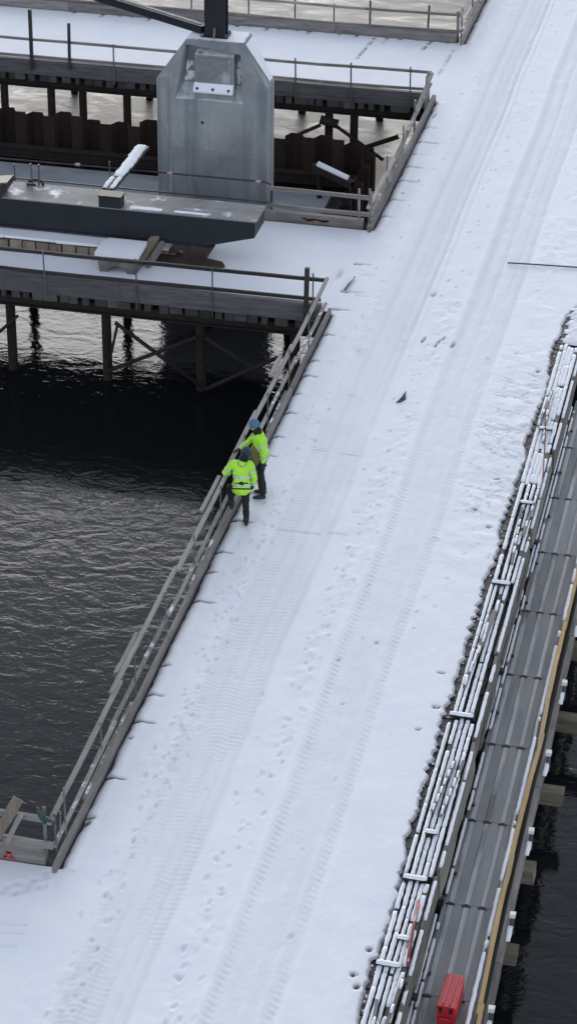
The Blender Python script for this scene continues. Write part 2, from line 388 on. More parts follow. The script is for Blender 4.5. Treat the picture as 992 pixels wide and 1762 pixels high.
def edge_right(y):
    """where the road's snow stops on the right: a toothed line, one tooth to a plank"""
    ph = (y+16.0+0.13)/0.285
    ph = ph+0.45*vnoise(ph*0.8, y*0+7.1, 15)
    tooth = np.abs((ph % 1.0)-0.5)*2
    r_ = np.random.RandomState(5).rand(4000)
    amp = (0.01+0.085*r_[np.floor(ph).astype(int) % 4000]**1.5)*(1-0.75*sst(1.5, 4.0, y))*(.25+.9*sst(-.2, .25, fbm(y*.37, y*0+6.6, 17)))
    base = 5.165+0.075*(1-sst(-.2, .25, fbm(y*.37, y*0+6.6, 17)))+0.09*fbm(y*0.45, y*0+3.3, 11)+0.10*fbm(y*1.3, y*0+8.3, 13)*sst(-1.5, 2.5, y)
    far = sst(10.5, 12.5, y)
    e = base+amp*(1-tooth)**2.2+0.05*vnoise(y*9, y*0+1.5, 12)+0.07*vnoise(y*5.3, y*0+2.5, 14)+0.13*np.abs(vnoise(y*3.1, y*0+9.5, 18))**1.3-0.09*np.abs(vnoise(y*7.7, y*0+3.5, 19))-0.05*np.abs(vnoise(y*17, y*0+4.5, 16))+0.02
    e = e+0.04*sst(1.0, 4.0, y)-0.05*sst(7.6, 8.0, y)
    return e*(1-far)+(5.62+0.05*fbm(y*2, y*0, 9))*far

def feet(rs, n, f): return [f(rs, i) for i in range(n)]

def road_snow():
    nx = 236
    yv = np.concatenate([np.arange(-17.0, 14.0, 0.034), np.arange(14.0, 46.0, 0.055)])
    u = np.linspace(0, 1, nx)
    xr = edge_right(yv)
    xl = 0.0+0.035+0.03*fbm(yv*2.3, yv*0, 21)+0.035*np.abs(vnoise(yv*5, yv*0+.5, 22))
    op = (((yv > O3A-0.05) & (yv < O3B+0.05)) | ((yv > O2A-0.05) & (yv < O2B+0.05)) | ((yv > O1A-0.05) & (yv < O1B)))
    xl = np.where(op, xl, -0.05)
    X = xl[:, None]+(xr-xl)[:, None]*u[None, :]
    Y = np.repeat(yv[:, None], nx, 1)
    wob = 0.05*fbm(Y*0.22, Y*0+2, 31)
    h = 0.052+0.009*fbm(X*0.8, Y*0.6, 1)+0.005*fbm(X*4, Y*3, 2, 3)+0.0025*fbm(X*16, Y*11, 3, 2)
    packed_shade = np.zeros_like(X); bare = np.zeros_like(X)
    near = 1-sst(2, 16, Y)
    # band A: the old track with fine lugs; band B: the fresher one between two lug lines
    xa = X-wob
    bandA = sst(0.85, 0.98, xa)*(1-sst(1.98, 2.1, xa))
    lug = 0.5+0.5*np.sin(2*np.pi*(Y/0.118+0.22*np.sin(xa*13+Y*.3)+0.9*fbm(xa*3.0, Y*0.7, 41)))*(0.4+1.1*np.clip(fbm(xa*6, Y*3, 49)+.35, 0, 1))
    patch = sst(-0.25, 0.2, fbm(xa*1.6, Y*0.35, 42))
    h += bandA*(-0.007+(-0.0080*lug*patch*(0.35+0.65*near)))
    packed_shade += bandA*(0.26+0.30*lug*patch*(0.3+0.7*near)+0.16*fbm(xa*2.5, Y*0.9, 48))
    for c, w, d in ((1.28, 0.05, .008), (1.55, 0.045, .009), (1.97, 0.05, .012), (1.78, 0.03, .008)):
        g = np.exp(-((xa-c)/w)**2)*(0.5+0.8*(fbm(Y*0.3, Y*0+c*9, 43)+0.4))
        h -= d*g; packed_shade += 0.25*g
    bandB = sst(2.98, 3.08, xa)*(1-sst(4.0, 4.12, xa))
    h += bandB*(-0.014+0.006*fbm(xa*9, Y*3, 44)); packed_shade += bandB*(0.30+0.18*fbm(xa*5, Y*0.8, 45))
    for c, w, s_ in ((3.07, 0.085, 1.0), (3.96, 0.075, 0.75), (3.42, .05, .25), (3.70, .05, .25)):
        m_ = np.exp(-((xa-c)/w)**4)
        l2 = sst(0.35, 0.85, 0.5+0.5*np.sin(2*np.pi*((Y+0.5*(xa-c))/0.142+0.12*fbm(Y*1.2, xa*0, 46))))
        f = (0.28+0.72*near)*s_*(0.6+0.7*(fbm(Y*0.5, Y*0+c*7, 47)+0.3))
        h -= m_*l2*0.009*f; packed_shade += m_*l2*0.44*f*(0.55+0.9*np.clip(fbm(xa*9, Y*4, 53)+.5, 0, 1))
        h += np.exp(-((xa-c+0.14)/0.05)**2)*0.010*s_
    # far half: smooth long ruts
    farm = sst(4, 14, Y)
    for c, w in ((1.25, .10), (1.72, .16), (1.98, .05), (3.12, .12), (3.45, .06), (2.15, .05), (4.05, .08), (3.8, .05)):
        g = np.exp(-((xa-c)/w)**2)
        h -= farm*g*0.012; packed_shade += farm*g*0.34
    packed_shade += farm*0.16*sst(1.0, 1.3, xa)*(1-sst(3.9, 4.2, xa))
    # broken snow between and beside the tracks
    for c, w, a in ((0.95, .22, 1), (2.6, .30, 1), (4.6, .5, 0.9), (0.5, .3, .5)):
        g = np.exp(-((X-c)/w)**2)*sst(-0.15, 0.35, fbm(X*1.1+c, Y*0.5, 51))
        if c == 4.6: g *= sst(-2.0, 2.0, Y)
        lump = fbm(X*7, Y*5, 52, 3)
        h += a*g*0.020*lump; packed_shade += a*g*np.clip(-lump, 0, 1)*0.8
    # footprints: trails of paired dents
    rs = np.random.RandomState(3); prints = []
    def trail(xf, y0, y1, step, side, jx, n_extra=0):
        y_ = y0; s_ = 1
        while y_ < y1:
            prints.append((xf(y_)+s_*side+rs.normal(0, jx), y_+rs.normal(0, .1), rs.uniform(.028, .046), rs.uniform(.055, .10), rs.uniform(.006, .016))); s_ = -s_; y_ += step*rs.uniform(.8, 1.2)
    trail(lambda y_: 1.05-0.02*(y_+13)+0.08*math.sin(y_*.8), -16, 6, .33, .07, .06)
    trail(lambda y_: 0.98-0.025*(y_+13)+0.10*math.sin(y_*.6+1), -16, 1, .6, .10, .07)
    trail(lambda y_: 1.0-0.02*(y_+13)+0.09*math.sin(y_*.9+2), -16, 0.2, .36, .10, .08)
    trail(lambda y_: 0.72+0.05*math.sin(y_*.9+2), -9, 0.2, .5, .09, .06)
    trail(lambda y_: 2.62+0.08*math.sin(y_*.9+2), -16, 3, .5, .10, .08)
    trail(lambda y_: 2.58+0.10*math.sin(y_*.7), -16, 9, .42, .09, .07)
    trail(lambda y_: 2.50+0.12*math.sin(y_*.5+2), -14, 24, .75, .12, .10)
    trail(lambda y_: 0.55+0.05*y_*.1, -3, 1.0, .3, .10, .06)
    trail(lambda y_: 0.75+0.03*math.sin(y_), 1, 28, .7, .15, .12)
    trail(lambda y_: 4.45+0.2*math.sin(y_*.6), -3, 9, .5, .2, .15)
    trail(lambda y_: 2.3+0.15*math.sin(y_*.6), 8, 40, .9, .2, .2)
    trail(lambda y_: 1.3+0.15*math.sin(y_*.6), -12, -2, 1.6, .2, .2)
    trail(lambda y_: 3.5+0.15*math.sin(y_*.6), -12, 2, 2.2, .2, .2)
    for (px, py, ax, ay, dp) in prints:
        r0 = np.searchsorted(yv, py-.4); r1 = np.searchsorted(yv, py+.4)
        if r1 <= r0: continue
        an = rs.uniform(-.3, .3)
        dx = X[r0:r1]-px; dy = Y[r0:r1]-py; d2 = ((dx+an*dy)/ax)**2+(dy/ay)**2
        e = np.exp(-d2**1.5); h[r0:r1] -= dp*e; packed_shade[r0:r1] += 0.7*e*(dp/.018)
        h[r0:r1] += 0.35*dp*np.exp(-(np.sqrt(d2)-1.5)**2*5)
    # drift furrows at the right, where snow was shovelled
    fur = np.abs(fbm(X*0.9, Y*2.6+X*0.9, 61))
    g = sst(3.9, 4.5, X)*sst(-1.5, 0.5, Y)*(1-sst(7.5, 10, Y))*(1-sst(4.95, 5.15, X)*0.3)
    h += g*(0.028*fbm(X*1.3, Y*2.4, 62)-0.022*np.exp(-(fur/0.03)**2)); packed_shade += g*0.5*np.exp(-(fur/0.03)**2)
    # plank joints showing as dark cuts from the left kerb
    cuts = [(-9.75, .16, .6), (-8.65, .36, 1), (-6.98, .42, 1), (-6.15, .34, .8), (-5.2, .2, .6), (-3.01, .46, 1), (-1.95, .22, .7), (-1.2, .35, .8), (0.05, .5, .8), (1.15, .3, .4), (2.75, .3, .8), (3.6, .25, .9), (4.7, .3, 1), (5.6, .2, .5), (6.5, .36, 1), (7.25, .25, .7), (8.6, .3, .9), (10.0, .4, .5), (11.0, .5, .5), (12.6, .4, .4),
            (15.6, .4, .6), (16.7, .5, .7), (18.0, .6, .6), (19.0, .55, .7), (19.9, .5, .6), (20.8, .7, .8), (21.9, .4, .5)]
    for (cy, ln, st) in cuts:
        x0 = 0.06
        g = np.exp(-((Y-cy-0.04*(X-x0))/0.022)**2)*(1-sst(x0+ln*.6, x0+ln, X))*st
        h -= 0.045*g; bare += 0.9*g
        g2 = np.exp(-((Y-cy)/0.05)**2)*(1-sst(x0+.03, x0+.14, X)); h -= 0.04*g2; bare += g2*st*.8
    cuts2 = [(5.8, 1.1, 1.4), (-0.1, .9, 1.9), (0.0, 1.9, 2.4), (3.2, 1.5, 2.0), (3.25, 1.0, 1.3), (0.9, 2.2, 2.6), (10.8, .3, .7), (12.0, .2, .6)]
    for (cy, x0, x1) in cuts2:
        g = np.exp(-((Y-cy+0.03*fbm(X*2, X*0, 63))/0.03)**2)*sst(x0, x0+.1, X)*(1-sst(x1-.1, x1, X)); h -= 0.012*g; packed_shade += 0.8*g
    # small bare dents
    for (bx, by, ax, ay, s_) in ((2.29, 8.88, .035, .16, .8), (2.62, 8.75, .03, .2, .7), (2.72, 9.05, .025, .1, .6), (2.97, 8.77, .045, .17, .6), (2.1, 11.3, .06, .1, .25), (4.99, -5.36, .07, .05, 1), (4.96, .96, .06, .05, 1), (4.58, 1.57, .05, .04, .9), (4.83, 2.9, .07, .03, .8), (5.0, 7.9, .05, .05, .9), (4.97, -12.5, .06, .05, 1), (5.06, -12.75, .05, .06, 1), (5.08, -11.9, .05, .05, .9), (.12, -7.5, .05, .03, .8), (.08, -9.9, .06, .08, .9), (.3, 17.2, .05, .05, .8), (.15, 22.8, .04, .2, .5), (4.8, -6.1, .05, .03, .5), (3.05, -4.3, .03, .04, .3), (.55, 18.1, .03, .06, .6), (4.9, -4.3, .08, .03, .6), (3.6, -3.6, .04, .04, .5)):
        r0 = np.searchsorted(yv, by-.6); r1 = np.searchsorted(yv, by+.6)
        d2 = ((X[r0:r1]-bx-.15*(Y[r0:r1]-by))/ax)**2+((Y[r0:r1]-by)/ay)**2; e = np.exp(-d2**2)
        e *= sst(-.5, .1, fbm(X[r0:r1]*14, Y[r0:r1]*9, 71)+.1)
        h[r0:r1] -= .05*e; bare[r0:r1] += s_*e
    for (wx, wy, ax, ay) in ((.30, .02, .22, .34), (.46, 1.12, .22, .30)):  # trodden snow, with contact shadow under the boots painted into its colour
        d2 = ((X-wx)/ax)**2+((Y-wy)/ay)**2; g = np.exp(-d2**1.5)
        l_ = fbm(X*9, Y*7, 72, 3); h += g*(-.016+.02*l_); packed_shade += g*(.35+.7*np.clip(-l_, 0, 1))
    h = np.maximum(h, 0.004)
    # thin to nothing at both edges
    eR = (xr[:, None]-X); h = h*(0.12+0.88*sst(0.0, 0.045, eR))
    tz = sst(0.05, 0.0, eR); bare += 0*tz
    rag = sst(.07, .0, eR+.05*fbm(X*6, Y*6, 64)); spk = fbm(X*11, Y*19, 65, 3)
    bare += sst(.02, .14, spk+.55*rag-.28)*sst(.09, .02, eR)*(Y < 12)*.3*(.2+.8*sst(-.15, .2, fbm(Y*.9, Y*0+5, 66)))
    eL = X-xl[:, None]
    h = np.where(op[:, None], h*(0.15+0.85*sst(0, .06, eL))+0.02*np.exp(-((eL-.14)/.09)**2), h)
    return snow_sheet('snow_cover', X, Y, h, packed_shade, bare)
road_snow()

def strip_snow(x0, x1, y0, y1, seed, extra=None, step=0.06):
    xs = np.arange(x0, x1+step/2, step); ys = np.arange(y0, y1+step/2, step)
    X, Y = np.meshgrid(xs, ys)
    h = 0.052+0.009*fbm(X*0.8, Y*0.6, 1)+0.005*fbm(X*4, Y*3, 2, 3)+0.0025*fbm(X*16, Y*11, 3, 2)
    P = 0.10*sst(0, .4, fbm(X*.7, Y*1.2, seed+5)); B = np.zeros_like(X)
    if extra: h, P, B = extra(X, Y, h, P, B)
    return snow_sheet('snow_cover', X, Y, np.maximum(h, 0.004), P, B)
def ex_far(X, Y, h, P, B):
    for (ax, ay, bx, by, st) in ((-2.66, 28.9, -2.83, 26.9, .8), (-2.30, 28.9, -2.33, 28.4, .4), (-1.0, 28.95, -1.1, 28.1, .9), (-.2, 28.4, -.28, 26.0, .5), (-7.4, 28.0, -7.5, 26.5, .3)):
        t = (Y-ay)/(by-ay); cx = ax+(bx-ax)*t
        g = np.exp(-((X-cx)/.04)**2)*(t > 0)*(t < 1)*(.35+.65*(vnoise(Y*7, X*0, 81) > -.05))*st
        h = h-.04*g; B = B+g
    for q in np.linspace(-12, -.5, 26):
        g = np.exp(-((X-q-.05*np.sin(q*7))/.05)**2)*sst(28.75, 29.0, Y+.15*math.sin(q*5)); h = h-.04*g; B = B+.6*g*(math.sin(q*9) > 0)
    return h, P, B
def ex_mid(X, Y, h, P, B):
    for q in (-.9, -.35):
        g = np.exp(-((X-q)/.05)**2)*np.exp(-((Y-11.6)/.5)**2); P = P+.5*g
    g = np.exp(-(((X+.25)/.04)**2+((Y-11.9)/.25)**2)); B = B+.6*g; h = h-.04*g
    return h, P, B
def ex_near(X, Y, h, P, B):
    # trodden path from the corner and sled marks across
    rs = np.random.RandomState(8)
    for i in range(26):
        t = i/25; px = -1.6+1.7*t+rs.normal(0, .06); py = -12.3+.9*t+.10*(-1)**i+rs.normal(0, .05)
        e = np.exp(-(((X-px)/.06)**2+((Y-py)/.07)**2)**1.5); h = h-.025*e; P = P+.6*e
    for (a, b) in ((-12.75, .05), (-13.05, .10), (-12.55, .06)):
        g = np.exp(-((Y-a-b*X-.04*np.sin(X*3))/.028)**2)*sst(-1.2, -.9, X); h = h-.014*g; P = P+.55*g; h = h+.01*np.exp(-((Y-a-b*X+.07)/.03)**2)
    return h, P, B
strip_snow(-16, -0.05, O2B+0.17, O1A-0.02, 100, ex_far)
strip_snow(-16, -0.05, O3B+0.17, O2A-0.02, 130, ex_mid)
strip_snow(-4, -0.05, -17, O3A-0.02, 160, ex_near, 0.04)

# ------------------------------------------------------------------ railings
def railing(label, axis, c, out, a, b, posts, rails, kerb=True, group='timber railings around the deck openings', kerb_z=(-0.17, 0.27), kerb_w=0.16, mat=None, seed=0):
    """axis: the one it runs along; c: the deck edge on the other axis; out: +1/-1 the side of the opening"""
    global rnd
    rnd = random.Random(seed+100)
    ax = axis
    P = (lambda t, o, z: (t, c+out*o, z)) if axis == 'x' else (lambda t, o, z: (c+out*o, t, z))
    t = thing('timber_railing', label, 'railing', P((a+b)/2, 0.08, 0), 0, group)
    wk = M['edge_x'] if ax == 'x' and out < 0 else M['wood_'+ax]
    if kerb:
        n = max(1, round((b-a)/4.2)); e = [a+(b-a)*i/n+(rnd.uniform(-.3, .3) if 0 < i < n else 0) for i in range(n+1)]
        for i in range(n):
            q = MB().plank(P(e[i]+.004, kerb_w/2, sum(kerb_z)/2+rnd.uniform(-.012, .012)), P(e[i+1]-.004, kerb_w/2, sum(kerb_z)/2+rnd.uniform(-.012, .012)), kerb_w-.012, kerb_z[1]-kerb_z[0], 8, 0, jit=0.005)
            q.build('kerb_beam', wk, t)
    for (name, z, off, w, h, mk, pieces) in rails:
        for pc in pieces:
            s0, s1, d0, d1 = pc[:4]; o2 = pc[4] if len(pc) > 4 else 0
            MB().plank(P(s0, off+o2, z+d0), P(s1, off+o2, z+d1), w, h, max(3, int(abs(s1-s0)/.7)), rnd.uniform(-.02, .012), jit=0.004).build(name, M[mk], t)
    for ps in posts:
        p, z0, z1, r = ps[:4]; mk = ps[4] if len(ps) > 4 else 'pipe'; off = ps[5] if len(ps) > 5 else kerb_w+r+.006
        ln = rnd.uniform(-.03, .03)
        if mk.startswith('wood') or mk.startswith('dark_wood'):
            MB().beam(P(p, off, z0), P(p+ln, off, z1), r*2, r*2, up=(0, 1, 0)).build('post', M[mk], t)
        else:
            MB().tube([P(p, off, z0), P(p+ln, off, z1)], r, 6).build('post', M[mk], t)
    return t
TR, LR = 'top_rail', 'lower_rail'
# opening with the workers: far edge, road edge, near edge
railing('timber railing on far edge of the open water pit, black posts against the snow', 'x', O3B+.16, -1, -14, -.23,
        [(-12.0, -.3, .95, .018), (-9.3, -.3, .95, .018), (-6.81, -.3, .93, .018), (-4.59, -.3, .97, .018), (-2.79, -.3, .95, .018), (-.42, -.1, 1.06, .018), (-.57, -.1, 1.2, .05, 'dark_wood_z')],
        [(TR, .86, .10, .05, .085, 'dark_wood_x', [(-14, -9.2, 0, .0), (-9.25, -4.4, -.01, -.01), (-4.45, -.12, 0, .02)]),
         (LR, .38, .10, .05, .085, 'dark_wood_x', [(-14, -8.9, 0, .0), (-8.95, -4.5, .0, -.02), (-4.55, -.25, -.02, .0)])], seed=1)
yy = [-10.4+2.02*i for i in range(10)]
tl = railing('long pale timber railing beside the two workers in yellow jackets', 'y', 0.0, -1, O3A-.16, O3B+.14,
        [(p, -.2, 1.0+rnd.uniform(-.03, .08), .017, 'pipe') for p in yy],
        [(TR, .90, .14, .078, .05, 'rail_y', [(-11.1, -7.1, -.02, .02), (-7.5, -3.3, .02, .01, .05), (-3.4, .6, .01, .0), (.3, 3.0, .0, .02, .04), (2.6, 6.2, .02, 0), (5.9, 9.75, .0, .02, -.03), (-6.9, -5.6, .02, .02, .14), (4.6, 5.6, .03, .03, .12), (-1.2, .2, .0, .0, .12)]),
         (LR, .42, .105, .065, .045, 'frosty', [(-11.0, -7.6, -.05, .02), (-7.8, -4.0, .0, -.02, .03), (-4.2, -.4, .0, .02), (-.6, 3.1, .02, -.03), (2.9, 6.6, 0, .0, .03), (6.3, 9.6, .0, -.06)]),
         ('mid_board', .27, .05, .05, .05, 'frosty', [(-9.6, -6.8, .0, .02), (-2.9, .4, .01, .0), (3.4, 5.2, 0, .02)])], kerb_w=.085, kerb_z=(-.17, .17), seed=2)
railing('short timber railing at near corner of the pit, green rag on its post', 'x', O3A, 1, -6, -.23,
        [(-.28, -.1, 1.04, .03, 'rail_z'), (-2.4, -.1, 1.02, .03, 'rail_z'), (-4.5, -.1, 1.02, .03, 'rail_z'), (-.10, .2, .95, .022)],
        [(TR, .88, .10, .06, .10, 'rail_x', [(-6, -1.2, 0, 0), (-1.5, -.10, .01, -.01)]),
         (LR, .40, .10, .06, .11, 'rail_x', [(-6, -.95, 0, 0), (-1.0, -.12, .0, -.02)])], seed=3)
# opening around the pier
railing('timber railing on far edge of the pier pit with two tall dark posts', 'x', O2B+.16, -1, -16, -.23,
        [(-11.74, 0.0, 1.78, .045, 'dark_wood_z'), (-10.61, .1, 1.48, .05, 'dark_pipe'), (-13.5, -.2, 1.0, .02), (-9.3, -.25, .95, .024), (-7.1, -.25, .95, .024), (-3.97, -.3, 1.0, .024), (-2.39, -.3, 1.0, .024), (-.71, -.3, 1.02, .022), (-.2, -.05, .92, .04, 'wood_z')],
        [(TR, .86, .10, .05, .075, 'wood_x', [(-16, -9.2, .02, .0), (-9.3, -3.2, .0, -.02), (-3.3, -.15, -.02, .02)]),
         (LR, .36, .10, .05, .075, 'wood_x', [(-16, -8.0, 0, .0), (-8.1, -3.1, .0, -.02), (-3.2, -.2, -.02, .02)])], seed=4)
railing('sagging timber railing along the roadside edge of the pier pit', 'y', 0.0, -1, O2A-.16, O2B+.14,
        [(15.0, .0, 1.0, .03, 'rail_z'), (17.3, -.2, 1.0, .02), (19.6, -.2, .95, .02), (21.4, -.2, 1.0, .03), (23.2, -.2, 1.06, .03, 'rail_z')],
        [(TR, .86, .12, .10, .05, 'rail_y', [(14.7, 18.2, -.25, -.30), (17.9, 20.8, -.42, -.30), (20.6, 23.9, -.30, .03)]),
         (LR, .40, .10, .10, .05, 'frosty', [(14.8, 17.0, -.05, -.06), (17.2, 19.6, -.1, .0), (20.0, 23.6, .25, .30)])], kerb_w=.11, kerb_z=(-.17, .22), seed=5)
railing('timber kerb railing on near edge of the pier pit with faded red spray marks', 'x', O2A, 1, -16, -.23,
        [(-.37, -.1, 1.03, .03, 'rail_z'), (-.08, .1, .98, .03, 'wood_z')],
        [(TR, .85, .10, .06, .10, 'wood_x', [(-2.7, -.08, .02, .0)]),
         (LR, .42, .10, .06, .10, 'wood_x', [(-2.6, -.08, .0, .0)])], kerb_z=(-.17, .30), seed=6)
# far opening
railing('timber railing at top of the photo with wide pale water behind', 'x', O1A, 1, -16, -.23,
        [(-13.2, -.1, 1.0, .022, 'dark_pipe'), (-10.8, -.1, 1.0, .022, 'dark_pipe'), (-8.4, -.1, .95, .022, 'dark_pipe'), (-6.6, -.1, .95, .022, 'dark_pipe'), (-5.17, -.1, .95, .022, 'dark_pipe'), (-3.97, -.1, .9, .022, 'dark_pipe'), (-2.88, -.1, 1.08, .03, 'dark_pipe'), (-1.13, -.1, 1.08, .03, 'dark_pipe'), (-.22, .0, .95, .04, 'wood_z')],
        [(TR, .86, .10, .05, .075, 'wood_x', [(-16, -7.7, .02, .0), (-7.8, -3.0, .0, -.02), (-3.1, -.12, -.02, .02)]),
         (LR, .36, .10, .05, .08, 'wood_x', [(-16, -7.0, 0, .0), (-7.1, -2.8, .0, -.02), (-2.9, -.15, -.02, .02)])], kerb_z=(-.17, .32), seed=7)
railing('timber railing along the roadside edge of the pale water, highest in the photo', 'y', 0.0, -1, O1A-.16, O1B,
        [(29.4+2.1*i, -.1, 1.0, .03, 'rail_z') for i in range(10)],
        [(TR, .86, .12, .10, .06, 'rail_y', [(29.0, 33.0, .0, .02), (32.8, 37.2, .02, 0), (37, 42, 0, 0), (41.8, 47, 0, 0), (46.8, 51.9, 0, 0)]),
         (LR, .40, .10, .10, .06, 'frosty', [(29.1, 33.4, 0, 0), (33.2, 37.6, 0, 0), (37.4, 42.4, 0, 0), (42.2, 47, 0, 0), (46.8, 51.9, 0, 0)])], kerb_w=.11, kerb_z=(-.17, .22), seed=8)
rnd = random.Random(77)
# tubular barrier in front of the pier
tb = thing('tube_barrier', 'thin tubular steel barrier with pink clamps between girder and concrete pier', 'barrier', (-6.5, O2A+.30, 0))
yb = O2A+.30
MB().tube([(-16, yb, .90), (-9.6, yb, .90), (-7.0, yb, .92), (-2.76, yb, .93), (-2.66, yb, .89), (-2.62, yb, .78), (-2.62, yb, -.05)], .024, 8).build('frame_tube', M['dark_pipe'], tb)
MB().tube([(-16, yb, .40), (-2.64, yb, .40)], .02, 6).build('mid_tube', M['dark_pipe'], tb)
for x in (-12.2, -9.3, -6.78, -4.54): MB().tube([(x, yb+.03, -.1), (x-.02, yb+.03, 1.08 if x == -6.78 else .76)], .018, 6).build('upright', M['pipe'], tb)
for x in (-12.4, -7.62, -5.22, -2.95): MB().tube([(x-.07, yb-.005, .925), (x, yb-.005, .935), (x+.06, yb-.005, .92)], [.03, .045, .03], 8).build('clamp', M['pink'], tb)
# red spray marks (flat print on kerbs)
def mark(label, y, strokes, mat, z0):
    q = MB()
    for (xa, za, xb, zb, w) in strokes: q.beam((xa, y, za), (xb, y, zb), .004, w, up=(0, 0, 1) if abs(xb-xa) > abs(zb-za) else (1, 0, 0))
    tag(q.build('paint_mark', mat), label, 'paint mark')
mark('small bright red letter A sprayed on the kerb by the near corner railing', O3A-.004, [(-.93, .04, -.83, .22, .03), (-.73, .04, -.82, .22, .03), (-.90, .115, -.76, .115, .03), (-.89, .20, -.77, .20, .03)], M['red_paint'], 0)
mark('faded red cross strokes sprayed on the kerb of the pier pit', O2A-.006, [(-1.75, .19, -1.45, .13, .05), (-1.72, .12, -1.42, .20, .05), (-1.4, .18, -1.12, .14, .05), (-1.35, .12, -1.1, .19, .04), (-1.8, .20, -1.1, .18, .04)], M['faded_red'], 0)

# ------------------------------------------------------------------ pile bents below the cross decks
def bent(label, y, xs, braces, x0=-14, x1=-.05, ztop=-.37):
    t = thing('pile_bent', label, 'pile row', ((x0+x1)/2, y, W), 0, 'rusted pile rows under the cross decks')
    q = MB(); q.box(x0, x1, y-.14, y+.14, ztop-.03, ztop); q.box(x0, x1, y-.012, y+.012, ztop-.26, ztop-.03); q.box(x0, x1, y-.14, y+.14, ztop-.29, ztop-.26)
    q.build('cap_beam', M['rust_dark'], t)
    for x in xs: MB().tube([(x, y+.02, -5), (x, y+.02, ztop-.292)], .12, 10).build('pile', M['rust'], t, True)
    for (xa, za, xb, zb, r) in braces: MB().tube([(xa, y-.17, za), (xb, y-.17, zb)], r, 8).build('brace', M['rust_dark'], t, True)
    return t
bent('row of rusted piles and cross braces below the middle cross deck, over black water', 9.98, [-12.6, -10.2, -7.84, -5.47, -3.17, -.9],
     [(-5.2, -.8, -3.1, -2.25, .05), (-5.4, -2.1, -3.2, -.95, .05), (-5.15, -.9, -5.4, -2.0, .035), (-3.0, -2.3, -1.0, -1.1, .05), (-3.0, -.95, -1.0, -2.1, .05), (-7.6, -.9, -8.2, -1.5, .04)])
bent('row of rusted piles below far cross deck behind the sheet pile wall', 24.32, [-12.78, -11.35, -10.39, -9.06, -7.4, -5.5, -3.09, -2.36],
     [(-4.3, -1.55, -3.3, -1.02, .055), (-2.85, -1.0, -1.46, -1.9, .055), (-2.1, -1.62, -1.05, -1.16, .07), (-3.3, -.85, -2.8, -.95, .14)])
bent('row of rusted piles under the rear side of the middle cross deck', 14.2, [-11.4, -8.7, -6.2, -2.0], [(-6.0, -.9, -3.8, -2.2, .05)])
bent('row of rusted piles at the edge of the far pale water', 28.6, [-12, -9.6, -7.2, -4.8, -2.4, -.7], [])
# edge girders under the road along the openings
for (lab, y0, y1) in (('dark steel edge girder under road beside the open pit', O3A, O3B), ('dark steel edge girder under road beside the pier pit', O2A, O2B), ('dark steel edge girder under road beside far pale water', O1A, O1B)):
    t = thing('edge_girder', lab, 'girder', (0.3, (y0+y1)/2, -.2), 0, 'edge girders below the road deck')
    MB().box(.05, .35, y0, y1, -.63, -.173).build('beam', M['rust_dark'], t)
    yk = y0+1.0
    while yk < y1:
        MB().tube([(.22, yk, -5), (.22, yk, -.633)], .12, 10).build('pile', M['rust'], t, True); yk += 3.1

# ------------------------------------------------------------------ cofferdam: sheet piles, slab, pier
def sheet_wall(label, run, a, b, fixed, tops, seed):
    q_ = random.Random(seed); w = .42
    t = thing('sheet_pile_wall', label, 'sheet pile wall', ((a+b)/2, fixed, W) if run == 'x' else (fixed, (a+b)/2, W), 0, 'rusted sheet pile walls of the pier pit')
    n = int((b-a)/w); s = 1
    top = tops
    for i in range(n):
        p = b-(i+1)*w
        if i % 2 == 0: top = tops+q_.uniform(-.10, .10)
        prof = [(0, -.14*s), (.10, .14*s), (w-.10, .14*s), (w, -.14*s)] if False else None
        d0, d1 = (-.13, .13) if i % 2 else (.13, -.13)
        pts = [(p, d0), (p+.12, d1), (p+w, d1)] if i % 2 == 0 else [(p, d0), (p+.12, d1), (p+w, d1)]
        th = .022; m_ = MB()
        vs = []
        for (u_, d) in pts:
            for dd in (-th/2, th/2):
                for z in (-4.2, top):
                    vs.append((u_, fixed+d+dd, z) if run == 'x' else (fixed+d+dd, u_, z))
        fs = []
        for k_ in range(2):
            o = k_*4
            fs += [(o, o+4, o+5, o+1), (o+2, o+3, o+7, o+6), (o+1, o+5, o+7, o+3)]
        fs += [(0, 1, 3, 2), (8, 10, 11, 9)]
        m_.add(vs, fs); m_.build('sheet_pile', M['sheet'], t)
    return t
XW = -1.42
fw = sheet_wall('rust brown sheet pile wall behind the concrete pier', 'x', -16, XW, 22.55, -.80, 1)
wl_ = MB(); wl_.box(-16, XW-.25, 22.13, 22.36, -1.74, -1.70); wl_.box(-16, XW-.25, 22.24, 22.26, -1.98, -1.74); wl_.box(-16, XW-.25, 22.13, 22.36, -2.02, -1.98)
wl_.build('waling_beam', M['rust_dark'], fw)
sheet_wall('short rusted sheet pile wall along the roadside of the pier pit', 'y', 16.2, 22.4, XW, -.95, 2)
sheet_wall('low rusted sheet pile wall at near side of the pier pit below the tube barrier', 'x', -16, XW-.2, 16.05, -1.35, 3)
tag(MB().box(-16, -2.45, 16.4, 21.95, -3.4, -2.12, jit=.01).build('foundation_slab', M['slab']), 'flat wet grey concrete slab at the foot of the pier', 'foundation')

